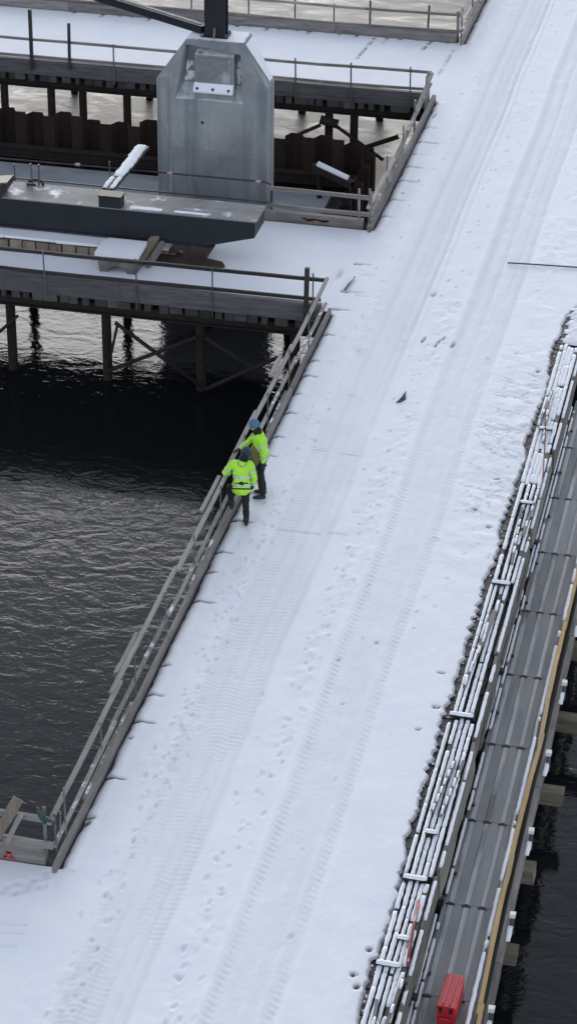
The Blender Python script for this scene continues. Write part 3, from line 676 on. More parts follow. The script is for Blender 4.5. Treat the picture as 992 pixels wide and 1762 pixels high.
PY = 17.0
def pier():
    t = thing('concrete_pier', 'tall grey concrete pier with sloped shoulders, snow topped recess and bolted plate', 'pier', (-4.4, PY+.5, -2.12))
    m = MB()
    xl, xlc, xr = -6.24, -5.74, -3.21; yb_ = PY+.80; zs = 2.55; zt = 3.74; tx0, tx1 = -5.30, -3.82
    # recess in the front face
    rz0, rz1 = 2.14, 3.60
    zb = -2.118
    # outer shell, front face ring: polygon around with the recess cut out as quads
    F = lambda x, z: (x, PY, z)
    v = [F(xlc, zb), F(xr, zb), F(xr, zs), F(tx1, zt), F(tx0, zt), F(xlc+.02, 2.72),      # 0..5 front outline (xlc edge meets slope)
         F(-5.62, rz0), F(-3.84, rz0), F(-3.90, rz1-.17), F(-5.32, rz1),                     # 6..9 recess rim
         (xl, PY+.5, zb), (xl, PY+.5, zs-.1), (xl, yb_, zb), (xl, yb_, zs-.1),             # 10..13 left chamfer / left face
         (xr, yb_, zb), (xr, yb_, zs), (tx1, yb_, zt), (tx0, yb_, zt),                     # 14..17 back
         (-5.45, PY+.34, rz0+.34), (-3.92, PY+.34, rz0+.34), (-3.96, PY+.34, rz1-.17), (-5.28, PY+.34, rz1)]   # 18..21 recess back
    f = [(0, 1, 7, 6), (1, 2, 8, 7), (2, 3, 8), (3, 4, 9, 8), (4, 5, 9), (5, 0, 6, 9),
         (10, 0, 5, 11), (12, 10, 11, 13), (11, 5, 4, 17), (13, 11, 17), (3, 16, 17, 4), (2, 15, 16, 3), (1, 14, 15, 2), (14, 12, 13, 15), (15, 13, 17, 16), (10, 12, 14, 1, 0),
         (6, 7, 19, 18), (7, 8, 20, 19), (8, 9, 21, 20), (9, 6, 18, 21), (18, 19, 20, 21)]
    m.add(v, f); m.build('shaft', M['concrete'], t)
    # upstand in the recess with a steel plate and a snowy ledge with bolts
    q = MB(); q.prism([(PY+.03, rz0+.05), (PY+.335, rz0+.36), (PY+.335, rz1-.2), (PY+.03, rz1-.26)], 'x', -5.10, -4.08); q.build('upstand', M['concrete'], t)
    pl = MB(); pl.box(-5.02, -4.16, PY-.005, PY+.027, rz0+.42, rz1-.32); pl.build('steel_plate', M['plate'], t)
    lg = MB(); lg.prism([(PY-.16, rz0+.26), (PY+.02, rz0+.26), (PY+.02, rz0+.48), (PY-.03, rz0+.48), (PY-.17, rz0+.31)], 'x', -5.10, -4.08); lo = lg.build('ledge', M['snow_cap'], t)
    for x in (-5.0, -4.59, -4.18):
        MB().tube([(x, PY-.12, rz0+.33), (x, PY-.15, rz0+.38)], .035, 6).build('bolt', M['dark_pipe'], lo)
    for (x0, x1, sd_, n_) in ((-5.46, -5.16, 1, 12), (-4.08, -3.94, 2, 6)):
        qq = random.Random(sd_)
        for k_ in range(n_):
            xx = qq.uniform(x0+.03, x1-.03); zz = rz0+qq.uniform(.42, .95); r_ = qq.uniform(.05, .11)
            ring = [(xx+r_*.8*math.cos(a_)*qq.uniform(.5, 1.1), zz+r_*1.3*math.sin(a_)*qq.uniform(.5, 1.1)) for a_ in [i*math.pi/4 for i in range(8)]]
            s_ = MB(); s_.add([(p, PY+.338, q_) for p, q_ in ring]+[(xx, PY+.30, zz)], [(i, (i+1) % 8, 8) for i in range(8)])
            s_.build('snow_patch', M['snow_cap'], t)
    for x in (-4.9,):
        MB().tube([(x, PY-.03, 1.55), (x, PY+.01, 1.55)], .035, 8).build('tie_hole', M['hole'], t)
    # snow on top and on the right slope
    sn = MB(); sn.add([(tx0+.03, PY+.06, zt+.004), (tx1-.02, PY+.02, zt+.004), (tx1-.02, yb_-.02, zt+.03), (tx0+.05, yb_-.03, zt+.03)], [(0, 1, 2, 3)])
    sl = lambda k_, e: (tx1+(xr-tx1)*k_+e, zt+(zs-zt)*k_+.012)
    a0, a1 = sl(.05, .012), sl(.93, .012)
    sn.add([(a0[0], PY+.05, a0[1]), (a1[0], PY+.42, a1[1]), (a1[0], yb_-.03, a1[1]), (a0[0], yb_-.03, a0[1])], [(0, 1, 2, 3)])
    sn.build('snow_cap', M['snow_cap'], t)
    return t
pier()
def h_section(m, cx, cy, z0, z1, w, d, tf=.03):
    m.box(cx-w/2, cx+w/2, cy-d/2, cy-d/2+tf, z0, z1); m.box(cx-w/2, cx+w/2, cy+d/2-tf, cy+d/2, z0, z1); m.box(cx-.015, cx+.015, cy-d/2+tf, cy+d/2-tf, z0, z1)
st = thing('steel_column', 'dark steel column rising from the snowy top of the pier', 'column', (-4.63, PY+.42, 3.74))
q = MB(); h_section(q, -4.63, PY+.42, 3.77, 9.5, .54, .34); q.build('shaft', M['dark_steel'], st)
MB().box(-4.98, -4.28, PY+.17, PY+.68, 3.742, 3.772).build('base_plate', M['dark_steel'], st)
for (x, y) in ((-4.93, PY+.22), (-4.33, PY+.22), (-4.33, PY+.62)): MB().tube([(x, y, 3.77), (x, y, 3.84)], .03, 6).build('bolt', M['pipe'], st)
MB().beam((-4.62, PY+.12, 3.75), (-4.60, PY+.14, 4.02), .05, .05, up=(0, 1, 0)).build('stiffener', M['timber_end'], st)
sb = thing('steel_strut', 'dark steel strut with frosted top edge running left from the column foot', 'strut', (-5.0, PY+.42, 3.9))
a_, b_ = Vector((-4.95, PY+.40, 3.88)), Vector((-9.6, 19.6, 4.05))
MB().beam(a_, b_, .20, .20).build('beam', M['dark_steel'], sb)
MB().beam(a_.lerp(b_, .02)+Vector((0.02, .04, .108)), b_+Vector((.02, .04, .108)), .12, .012).build('snow_cap', M['frost_plate'], sb)

# ------------------------------------------------------------------ steel girder lying on the middle cross deck
def girder():
    t = thing('steel_girder', 'long dark blue steel girder lying across the snowy deck, frost on top', 'girder', (-8, 12.3, .47))
    y0, y1 = 11.80, 12.84; zt, zb = 1.225, .46
    prof = [(-17, zb), (-3.55, zb), (-2.31, .80), (-2.29, zt-.03), (-17, zt-.03)]
    m = MB(); m.prism(prof, 'y', y0+.02, y1-.02); m.build('body', M['dark_steel'], t)
    MB().box(-17, -2.26, y0, y1, zt-.029, zt).build('top_plate', M['frost_plate'], t)
    for (xa, xb, ya, yb2, sd_) in ((-5.4, -4.6, 11.88, 12.06, 3), (-4.3, -3.5, 11.90, 12.02, 6)):
        MB().cap(ya, yb2, xa, xb, zt, .012, 'x', .07, 0, sd_).build('snow_patch', M['snow_cap'], t)
    MB().box(-17, -3.9, y0-.012, y0+.02, zb+.0, zb+.05).build('bottom_flange', M['dark_steel'], t)
    return t
girder()
t = thing('steel_block', 'small dark steel box standing on near edge of the girder', 'block', (-5.83, 11.95, 1.23))
MB().box(-6.12, -5.58, 11.79, 12.12, 1.228, 1.50).build('body', M['dark_steel'], t); MB().box(-6.14, -5.56, 11.77, 12.14, 1.502, 1.53).build('lid', M['dark_steel'], t)
t = thing('steel_bracket', 'dark grey steel bracket with pale rim at the left end of girder', 'bracket', (-8.9, 12.2, 1.23))
MB().prism([(-9.8, 1.23), (-8.55, 1.23), (-8.38, 1.50), (-8.40, 1.62), (-9.8, 1.42)], 'y', 11.72, 12.3).build('body', M['dark_pipe'], t)
MB().beam((-9.8, 11.74, 1.45), (-8.40, 11.74, 1.645), .06, .03).build('rim', M['pipe'], t)
t = thing('ring_anchor', 'two thin rods in a dark ring standing on the girder', 'anchor', (-8.05, 12.7, 1.23))
for dx in (-.08, .08): MB().tube([(-8.0+dx, 12.75, 1.23), (-8.02+dx*1.3, 12.78, 1.75)], .025, 6).build('rod', M['pipe'], t)
MB().tube([(-8.0+.2*math.cos(a), 12.7+.16*math.sin(a), 1.26+.05*abs(math.sin(a))) for a in [i*math.pi/5 for i in range(9)]], .035, 6).build('ring', M['hole'], t)
t = thing('snowy_plank', 'snow covered plank pointing away from the girder over the pier pit', 'plank', (-6.1, 14.2, 1.2))
MB().plank((-6.18, 12.75, 1.27), (-6.12, 15.75, 1.24), .30, .07, 8).build('board', M['dark_wood_y'], t)
q = MB(); q.cap(-6.30, -6.0, 13.6, 15.72, 1.29, .05, 'y', .1, 0, 5); q.cap(-6.33, -6.21, 12.8, 13.5, 1.30, .035, 'y', .1, 0, 6); q.cap(-6.15, -6.03, 12.8, 13.55, 1.30, .035, 'y', .1, 0, 7); q.build('snow_cap', M['snow_cap'], t)
t = thing('girder_pedestal', 'rusted steel pedestal on a flat plate under the girder end', 'support', (-3.85, 12, 0.05))
MB().prism([(-4.3, .46), (-3.3, .46), (-3.35, .36), (-3.5, .34), (-3.5, .10), (-4.05, .10), (-4.05, .32), (-4.25, .34)], 'y', 11.75, 12.25).build('stub', M['rust_plate'], t)
MB().add([(-4.95, 11.48, .10), (-3.2, 11.46, .10), (-2.98, 11.62, .10), (-3.1, 11.85, .10), (-4.9, 12.3, .10), (-4.95, 11.48, .045), (-3.2, 11.46, .045), (-2.98, 11.62, .045), (-3.1, 11.85, .045), (-4.9, 12.3, .045)], [(0, 1, 2, 3, 4), (9, 8, 7, 6, 5)]+[(i, (i+1) % 5, (i+1) % 5+5, i+5) for i in range(5)]).build('base_plate', M['rust_plate'], t)
t = thing('timber_prop', 'short brown timber prop leaning beside the snow topped block', 'prop', (-4.9, 11.7, .05))
MB().beam((-5.02, 11.2, .12), (-4.72, 11.9, .52), .20, .22).build('beam', M['brown_wood'], t)
MB().beam((-4.76, 11.15, .10), (-4.52, 11.75, .48), .10, .14).build('side_beam', M['wood_y'], t)
t = thing('concrete_block', 'arched concrete block with thick square snow cap by the girder', 'block', (-5.4, 10.9, .05))
MB().prism([(-5.82, .05), (-5.62, .05), (-5.58, .14), (-5.45, .22), (-5.30, .22), (-5.18, .14), (-5.14, .05), (-4.92, .05), (-4.90, .46), (-5.86, .46)], 'y', 10.72, 11.45).build('body', M['stone'], t)
q = MB(); q.box(-5.92, -4.86, 10.68, 11.5, .462, .56, jit=.012); q.build('snow_cap', M['snow_cap'], t)
t = thing('timber_stack', 'stack of brown timbers under three slabs of snow beside the girder', 'timber stack', (-7.7, 11.7, .05))
for k_ in range(11):
    x = -9.6+k_*.335
    MB().box(x, x+.30, 11.35+rnd.uniform(-.02, .03), 11.95, .055, .33+rnd.uniform(-.02, .02), jit=.012).build('timber', M['brown_wood'], t)
for (xa, xb) in ((-9.7, -8.42), (-8.40, -7.06), (-7.10, -5.98)):
    MB().box(xa, xb, 11.40, 11.98, .352, .43, jit=.014).build('snow_cap', M['snow_cap'], t)
t = thing('small_timber_pile', 'two small snowed timbers between the prop and pedestal', 'timber pile', (-4.5, 12.2, .05))
MB().box(-4.95, -4.45, 11.95, 12.6, .055, .17, jit=.012).build('timber', M['brown_wood'], t); MB().box(-4.42, -4.28, 11.95, 12.6, .055, .15, jit=.01).build('timber', M['brown_wood'], t)
MB().box(-4.93, -4.46, 11.97, 12.58, .182, .22, jit=.014).build('snow_cap', M['snow_cap'], t)

t = thing('snowy_beam', 'short snow covered beam bridging the corner inside the pier pit', 'beam', (-2.3, 21.1, -1.25))
MB().beam((-2.95, 21.7, -1.28), (-1.62, 20.6, -1.28), .22, .20).build('beam', M['rust_dark'], t)
q = MB(); d_ = (Vector((-1.75, 20.72, 0))-Vector((-2.9, 21.66, 0))); n_ = Vector((d_.y, -d_.x, 0)).normalized()*.11
p0, p1 = Vector((-2.9, 21.66, -1.175)), Vector((-1.75, 20.72, -1.175))
q.add([p0-n_, p0+n_+Vector((.12, -.1, 0)), p1+n_*.8, p1-n_*.9+Vector((-.1, .1, 0))]+[v_+Vector((0, 0, .045)) for v_ in (p0-n_*.9, p0+n_*.9+Vector((.12, -.1, 0)), p1+n_*.7, p1-n_*.8+Vector((-.1, .1, 0)))], [(0, 1, 2, 3), (4, 5, 6, 7), (0, 1, 5, 4), (1, 2, 6, 5), (2, 3, 7, 6), (3, 0, 4, 7)])
q.build('snow_cap', M['snow_cap'], t)
MB().tube([(-2.75, 21.5, -3.0), (-2.75, 21.5, -1.39)], .07, 8).build('leg', M['rust_dark'], t)
MB().tube([(-1.85, 20.75, -1.35), (-1.88, 20.6, -1.8), (-1.95, 20.5, -2.2)], .02, 6).build('rope', M['hole'], t)
t = thing('snow_lump', 'little lump of snow on a ledge behind the corner of pier pit railing', 'snow lump', (-1.5, 15.9, -1.1))
MB().tube([(-1.66, 16.2, -1.02), (-1.58, 16.2, -.9), (-1.50, 16.2, -1.0)], [.07, .11, .06], 8).build('lump', M['snow_cap'], t, True)

# ------------------------------------------------------------------ right side: bars, boards, walkway
def bundle(label, xs, y0, y1, cross, z=0.11, gap=0.03, w=.066, seed=0, skew=0.0):
    q_ = random.Random(seed)
    t = thing('bar_bundle', label, 'bar bundle', (sum(xs)/len(xs), (y0+y1)/2, 0), 0, 'bundles of snow topped bars along the walkway')
    for i, x in enumerate(xs):
        a = y0+q_.uniform(-.03, .10); b = y1-q_.uniform(-.02, .16); dz = q_.uniform(-.015, .015); x = x+q_.uniform(-.014, .014); skew = q_.uniform(-.02, .02)
        o = MB().plank((x, a, z-.045+dz), (x+skew, b, z-.045+dz), w, .09, 9, q_.uniform(-.012, .004), jit=.005).build('bar', M['dark_wood_y'], t)
        MB().cap(x-w/2-w*q_.uniform(-.05, .14), x+w/2+w*q_.uniform(-.12, .14), a, b, z+dz, q_.uniform(.012, .026), 'y', .07, gap*(1+i*.6)+q_.choice((0, .006, .02)), seed*10+i).build('snow_cap', M['snow_cap'], o, True)
    for k_ in range(2):
        xa_ = q_.uniform(min(xs), max(xs)); ya_ = y0+q_.uniform(.1, .5)*(y1-y0); ln = q_.uniform(1.2, 2.6); sk = q_.choice((-1, 1))*q_.uniform(.06, .16)
        yb_ = min(ya_+ln, y1-.05); xb_ = min(max(xa_+sk, min(xs)-.02), max(xs)+.03)
        o = MB().plank((xa_, ya_, z+.035), (xb_, yb_, z+.04), .05, .06, 5, 0, jit=.004).build('stray_bar', M['wood_y'], t)
        for q2 in range(6):
            m_ = MB()
            if q_.random() < .3: continue
            u0, u1 = q2/6+.01, q2/6+q_.uniform(.10, .16); xm = xa_+(xb_-xa_)*(u0+u1)/2
            m_.cap(xm-.022, xm+.024, ya_+(yb_-ya_)*u0, ya_+(yb_-ya_)*u1, z+.068, .018, 'y', .06, 0, seed*50+k_*7+q2)
            m_.build('snow_cap', M['snow_cap'], o, True)
    for (yc, xa, xb) in cross:
        o = MB().beam((xa, yc, z+.03), (xb, yc+.02, z+.03), .07, .05).build('crosspiece', M['dark_wood_x'], t)
        MB().cap(yc-.045, yc+.05, xa, xb, z+.056, .03, 'x', .06, 0, seed*10+9).build('snow_cap', M['snow_cap'], o, True)
    return t
bundle('lowest bundle of snow topped bars, with a red tube lying on it', [5.325, 5.415, 5.51, 5.60, 5.685], -16.5, -10.18, [(-10.2, 5.29, 5.66), (-11.65, 5.46, 5.68), (-12.28, 5.26, 5.62), (-14.2, 5.3, 5.7)], seed=1, gap=.022)
bundle('neat bundle of five snow topped bars, second up from the red box', [5.315, 5.41, 5.50, 5.595, 5.69], -10.14, -5.70, [(-9.0, 5.42, 5.62)], seed=2, gap=.006)
bundle('bundle of four snow topped bars ending beside a jagged snow edge, middle of the row', [5.335, 5.43, 5.53, 5.64], -5.62, -1.15, [(-5.66, 5.27, 5.68), (-1.22, 5.34, 5.68)], seed=3, gap=.014)
bundle('bundle of spread snowy bars with black gaps, fourth up from the red box', [5.385, 5.50, 5.60, 5.70], -1.1, 2.75, [(1.9, 5.44, 5.72)], seed=4, gap=.03, skew=-.03)
bundle('topmost bundle of bars, almost buried in snow', [5.35, 5.44, 5.53, 5.62, 5.71], 2.72, 9.3, [(5.1, 5.40, 5.66)], seed=5, gap=.02, w=.088)
q = MB(); qq = random.Random(31)
for k_ in range(70):
    yy_ = qq.uniform(-15.5, 11); e_ = float(edge_right(np.array([yy_]))[0]); xx = e_+abs(qq.gauss(0, .07)); r_ = qq.uniform(.008, .034)
    if xx > 5.74: continue
    hx = [(xx+r_*math.cos(a_)*qq.uniform(.5, 1.2), yy_+1.5*r_*math.sin(a_)*qq.uniform(.5, 1.2), .001) for a_ in [i*math.pi/3 for i in range(6)]]
    q.add(hx+[(xx, yy_, r_*.8)], [(i, (i+1) % 6, 6) for i in range(6)])
tag(q.build('snow_crumbs', M['snow_cap'], None, True), 'loose crumbs of snow along the bare plank ends', 'snow crumbs', kind='stuff')
t = thing('snowy_board', 'wide board deep in snow beside the dark crack, at the photo edge', 'board', (5.6, 10.3, 0))
MB().box(5.36, 5.9, 9.36, 11.3, 0.0, .06, jit=.01).build('board', M['dark_wood_y'], t)
q = MB(); nx_, ny_ = 9, 46; vv = []
for j in range(ny_+1):
    for i in range(nx_+1):
        u_, v_ = i/nx_, j/ny_; e_ = min(u_*4, (1-u_)*4, v_*14, (1-v_)*14, 1)
        wob_ = .045*math.sin(j*1.7)+.05*math.sin(j*.63+1)+rnd.uniform(-.02, .02)
        vv.append((5.36+wob_*(1-u_)+.56*u_, 9.37+1.95*v_+rnd.uniform(-.01, .01), .062+.055*math.sqrt(max(e_, 0))*rnd.uniform(.7, 1.15)+.015*math.sin(i*1.3+j*.5)*e_))
q.add(vv, [(j*(nx_+1)+i, j*(nx_+1)+i+1, (j+1)*(nx_+1)+i+1, (j+1)*(nx_+1)+i) for j in range(ny_) for i in range(nx_)])
q.build('snow_cap', M['snow_cap'], t, True)
# grey-brown boards on the side of the deck, above the lower walkway
for i, (lab, ya, yb2, x, tl_) in enumerate((
        ('grey brown board wedged beside the lowest bar bundle, at bottom of photo', -16.5, -12.6, 5.79, .05),
        ('weathered board beside the red tube, between bars and walkway', -12.5, -10.0, 5.78, .08),
        ('wide brown board showing clean face beside the neat five bar bundle', -9.8, -6.3, 5.80, .06),
        ('brown board with two dark knots beside upper end of the neat bundle', -6.2, -3.6, 5.79, .03),
        ('long grey board beside the middle four bar bundle', -3.5, .8, 5.78, .07),
        ('frosty grey board next to the spread bars with black gaps', 1.0, 4.1, 5.78, .04),
        ('snowed board running past the thin red pole', 4.3, 10.4, 5.80, .05))):
    t = thing('side_board', lab, 'board', (x, (ya+yb2)/2, -.2), 0, 'grey brown boards between the bars and the walkway')
    hh = (.50, .42, .58, .46, .52, .40, .5)[i]
    MB().plank((x+rnd.uniform(-.01, .01), ya, .06-hh/2), (x+rnd.uniform(-.02, .02), yb2, .09-hh/2), .05, hh, 8, 0, up=(-tl_, 0, 1), jit=.008).build('plank', M['board'], t)
    MB().cap(x-.035, x+.03, ya+.05, yb2-.1, .075, .02, 'y', .08, .06, 300+i).build('snow_cap', M['snow_cap'], t, True)
    if i in (1, 3, 4): MB().plank((x+.05, ya+.4, -.36), (x+.05, yb2-.5, -.33), .04, .12, 5, 0).build('batten', M['wood_y'], t)
# walkway, hung lower than the deck
WZ = -.90
wk = thing('metal_walkway', 'narrow grey ribbed panel walkway along the right edge of deck', 'walkway', (6.27, -2.65, WZ))
pmesh = MB().box(-.462, .462, -1.116, 1.116, -.05, 0).mesh('panel', M['panel'])
rmesh = MB().prism([(-.043, 0.0015), (-.031, .014), (.031, .014), (.043, .0015)], 'y', -1.105, 1.105).mesh('rib', M['rib'])
hmesh = MB().add([(-.078, 0, .016), (0, -.044, .016), (.078, 0, .016), (0, .044, .016), (-.078, 0, .004), (0, -.044, .004), (.078, 0, .004), (0, .044, .004)], [(0, 1, 2, 3), (0, 1, 5, 4), (1, 2, 6, 5), (2, 3, 7, 6), (3, 0, 4, 7)]).mesh('slot', M['hole'])
for k_ in range(11):
    yj = -16.13+2.247*k_
    p_ = link('panel', pmesh, wk); p_.matrix_parent_inverse = Matrix(); p_.location = (.01+rnd.uniform(-.008, .008), yj+1.124+2.65, rnd.uniform(-.004, .004))
    p_.rotation_euler = (0, rnd.uniform(-.008, .008), rnd.uniform(-.003, .003))
    for x in (-.343, -.088, .171):
        r_ = link('rib', rmesh, p_); r_.matrix_parent_inverse = Matrix(); r_.location = (x, 0, 0)
        s_ = link('slot', hmesh, p_); s_.matrix_parent_inverse = Matrix(); s_.location = (x, 1.085, .0)
for i, (lab, ya, yb2) in enumerate((('thin snowy edge strips left of the walkway near the red box', -15.6, -9.8), ('snow topped edge strip left of walkway, ends with a hooked tip', -9.3, -5.1), ('snowy looped edge strips on walkway, beside two small dark brackets', -4.6, .2), ('two long thin snowy strips at walkway edge below the dark gap', .7, 8.1))):
    t = thing('edge_strip', lab, 'edge strip', (5.82, (ya+yb2)/2, WZ), 0, 'snow lined strips at left edge of the walkway')
    for j, (x, dx) in enumerate(((5.775, .0), (5.845, -.005))):
        if i == 1 and j == 0: continue
        o = MB().plank((x, ya+.05*j, WZ+.037), (x+dx, yb2-.2*j, WZ+.037), .033, .072, 8, 0, jit=.006).build('strip', M['wood_y'], t)
        MB().cap(x-.026, x+.028, ya+.05*j, yb2-.2*j, WZ+.073, .024, 'y', .08, .05+.05*j, 400+i*3+j).build('snow_cap', M['snow_cap'], o, True)
    for yk in np.arange(ya+.6, yb2, 1.9): MB().box(5.86, 5.93, yk, yk+.05, WZ+.02, WZ+.06).build('bracket', M['dark_pipe'], t)
# outer edge of the walkway: toe boards, orange planks, outer stringer
for i, (lab, ya, yb2, da, db) in enumerate((('pale toe board slanting off the walkway beside the red box', -15.6, -10.1, .0, -.05), ('pale toe board at walkway edge, third up from the bottom', -10.5, -7.0, .02, -.06), ('pale toe board with blunt lower end halfway up the walkway', -7.3, -3.9, .02, -.06), ('pale snowy toe board that bulges inward on the walkway', -4.3, -1.0, -.06, .02), ('uppermost pale toe board by the photo edge', -1.1, 4.1, .0, .0))):
    t = thing('toe_board', lab, 'toe board', (6.69, (ya+yb2)/2, WZ), 0, 'pale toe boards along the walkway')
    MB().plank((6.685+da, ya, WZ+.11), (6.685+db, yb2, WZ+.12), .036, .20, 6, 0, up=(.25, 0, 1), jit=.008).build('board', M['toe'], t)
    MB().cap(6.66+(da+db)/2, 6.73+(da+db)/2, ya+.2, yb2-.3, WZ+.21, .018, 'y', .1, .18, 500+i).build('snow_cap', M['snow_cap'], t, True)
for i, (lab, ya, yb2, xa, xb, bw) in enumerate((('orange plank at the lower right, nearest the red box', -15.6, -11.9, 6.80, 6.83, -.02), ('bright orange plank beside the second stub beam from below', -12.1, -8.2, 6.80, 6.76, .04), ('orange plank bowed outward in the middle of the walkway edge', -8.5, -4.7, 6.745, 6.80, .03), ('orange plank with pale worn end, fourth from below', -5.0, -1.0, 6.78, 6.74, .04), ('faded orange plank at the photo edge, topmost', -1.2, 4.1, 6.745, 6.745, .0))):
    t = thing('orange_plank', lab, 'plank', ((xa+xb)/2, (ya+yb2)/2, WZ+.2), 0, 'orange planks along the outer walkway edge')
    MB().plank((xa, ya, WZ+.20), (xb, yb2, WZ+.22), .062, .045, 8, bw, up=(-.35, 0, 1), jit=.004).build('board', M['orange'], t)
outer = thing('outer_stringer', 'weathered grey timber stringer with white capped pegs outside the orange planks', 'stringer', (6.9, -4.7, WZ-.1))
for (ya, yb2, dx) in ((-15.6, -10.75, .02), (-10.73, -6.08, .0), (-6.06, -1.2, .01), (-1.18, 4.1, 0)):
    MB().plank((6.895+dx, ya, WZ-.02), (6.895+dx, yb2, WZ-.02), .093, .20, 6).build('timber', M['wood_y'], outer)
for yk in (-12.0, -9.76, -7.55, -5.3, -3.07, -.78, 1.4):
    MB().tube([(6.98, yk, WZ-.12), (6.98, yk, WZ+.22)], .036, 8).build('peg', M['pipe'], outer)
    MB().box(6.93, 7.025, yk-.05, yk+.05, WZ+.222, WZ+.29, jit=.006).build('cap', M['white_cap'], outer)
    MB().cap(6.925, 7.01, yk-.45, yk-.08, WZ+.085, .03, 'y', .08, 0, int(yk*10)+900).build('snow_patch', M['snow_cap'], outer, True)
# crossbeam stubs over the water
for i, (lab, yk, xe) in enumerate((('lowest timber stub beam sticking out over the water', -11.85, 7.02), ('pale timber stub beam above the water, level with the large red box and above it', -9.45, 7.06), ('mossy green timber stub beam over the black reflection', -7.30, 7.06), ('longest timber stub beam with dark underside, third from the photo bottom', -5.05, 7.26), ('long pale stub beam reaching the photo edge, second from top', -2.75, 7.5), ('upper stub beam cut by the photo edge', -.35, 7.5), ('stub beam hidden at the photo edge above the others', 2.0, 7.5))):
    t = thing('stub_beam', lab, 'beam', (6.8, yk, -1.6), 0, 'timber stub beams under the walkway')
    MB().box(5.0, xe, yk-.14, yk+.14, -1.84, -1.58, jit=.025).build('beam', M['timber_end'], t)
    MB().tube([(6.2, yk, -5), (6.2, yk, -1.905)], .13, 10).build('pile', M['rust_dark'], t, True)
    MB().box(5.72, 5.84, yk-.06, yk+.06, -1.575, -.75).build('post', M['dark_wood_z'], t)
for i, (lab, x) in enumerate((('dark timber bearer under left edge of the walkway', 5.88), ('dark timber bearer under right edge of the walkway', 6.62))):
    t = tag(MB().box(x, x+.16, -15.6, 8.5, -1.575, -.956).build('bearer', M['dark_wood_y']), lab, 'bearer')
# loose things on the right
t = thing('red_box', 'glossy red plastic case standing on the walkway at the bottom of the photo', 'case', (6.35, -11.98, -.86), R(-2))
hz = .43
q = MB(); q.prism([(-.135, 0), (.135, 0), (.14, hz*.86), (-.14, hz*.86)], 'y', -.36, .36); ob = q.build('body', M['red'], t)
q = MB(); q.prism([(-.148, hz*.862), (.148, hz*.862), (.148, hz*.93), (.118, hz), (-.118, hz), (-.148, hz*.93)], 'y', -.37, .37); ob2 = q.build('lid', M['red'], t)
for x in (-.05, .05): MB().box(x-.012, x+.012, -.33, .33, hz+.002, hz+.016).build('ridge', M['red'], ob2)
for x in (-.08, .08): MB().box(x-.022, x+.022, -.392, -.364, hz*.72, hz*.92).build('latch', M['dark_steel'], t)
for x in (-.141, .141): MB().box(x-.006, x+.006, -.25, .25, hz*.30, hz*.36).build('side_rib', M['red'], t)
MB().tube([(-.07, -.375, hz*.45), (-.07, -.41, hz*.5), (.07, -.41, hz*.5), (.07, -.375, hz*.45)], .014, 6).build('handle', M['red'], t)
for o in list(t.children): o.matrix_parent_inverse = Matrix()
for o in ob2.children: o.matrix_parent_inverse = Matrix()
tag(MB().tube([(5.62, -10.75, .17), (5.66, -11.4, .19), (5.70, -12.0, .18), (5.73, -12.25, .14)], .026, 8).build('red_tube', M['dark_red'], None, True), 'dark red tube lying on the lowest bar bundle', 'tube')
t = thing('thin_pole', 'thin red brown pole leaning on the snowy bars by the walkway', 'pole', (5.6, 4, .1))
MB().tube([(5.75, 2.9, .16), (5.62, 4.2, .35), (5.48, 5.3, .50)], .013, 6).build('pole', M['faded_red'], t)
tag(MB().tube([(3.53, 13.47, .075), (4.2, 13.5, .09), (5.0, 13.57, .085), (6.2, 13.66, .09)], .019, 8).build('steel_pole', M['dark_pipe'], None, True), 'thin grey pole lying across the snowy road, end at photo edge', 'pole')
tag(MB().tube([(.06, 11.0, .09), (.13, 11.75, .10)], .03, 6).build('steel_rod', M['pipe'], None, True), 'short grey rod lying on snow by the railing corner', 'rod')
m = MB(); m.add([(2.20, 5.58, .045), (2.36, 5.66, .045), (2.46, 5.86, .045), (2.41, 6.18, .045), (2.36, 6.5, .05), (2.30, 6.1, .045), (2.24, 5.8, .045), (2.30, 5.72, .13), (2.38, 5.9, .17), (2.37, 6.2, .12)],
      [(0, 1, 7), (1, 2, 8, 7), (2, 3, 9, 8), (3, 4, 9), (4, 5, 9), (5, 6, 8, 9), (6, 0, 7, 8)])
m.v = [(2.33+(x-2.33)*.8, 5.95+(y-5.95)*.8, z*.75) for x, y, z in m.v]
tag(m.build('rag', M['rag'], None, True), 'crumpled dark rag dropped in the middle of the snowy road', 'rag')
# near corner bits
t = thing('leaning_plank', 'brown plank leaning on the near corner railing, at left photo edge', 'plank', (-.9, O3A+.2, .3))
MB().plank((-1.12, O3A-.02, .30), (-.62, O3A+.02, 1.26), .17, .05, 5, 0, up=(0, 1, 0)).build('board', M['brown_wood'], t)
MB().plank((-.84, O3A-.03, .40), (-.58, O3A+.0, 1.0), .08, .05, 4, 0, up=(0, 1, 0)).build('batten', M['rail_z'], t)
t = thing('green_rag', 'dark green rag tied round the post of near corner railing', 'rag', (-.28, O3A+.2, .95))
MB().tube([(-.33, O3A+.05, 1.12), (-.29, O3A+.04, 1.0), (-.25, O3A+.05, .93), (-.21, O3A+.04, .84)], [.02, .04, .048, .02], 8).build('cloth', M['green'], t, True)
MB().tube([(-.22, O3A+.04, .96), (-.12, O3A+.03, .90), (-.05, O3A+.05, .86)], [.032, .03, .02], 8).build('tail', M['green'], t, True)
t = thing('wire_loop', 'pale bent wire loop on the corner post of near railing', 'wire', (-.08, O3A+.2, .8))
MB().tube([(-.18, O3A+.12, .9), (-.12, O3A+.2, 1.02), (-.03, O3A+.25, .96), (-.02, O3A+.2, .75), (-.03, O3A+.18, .55)], .014, 6).build('wire', M['rail_z'], t)

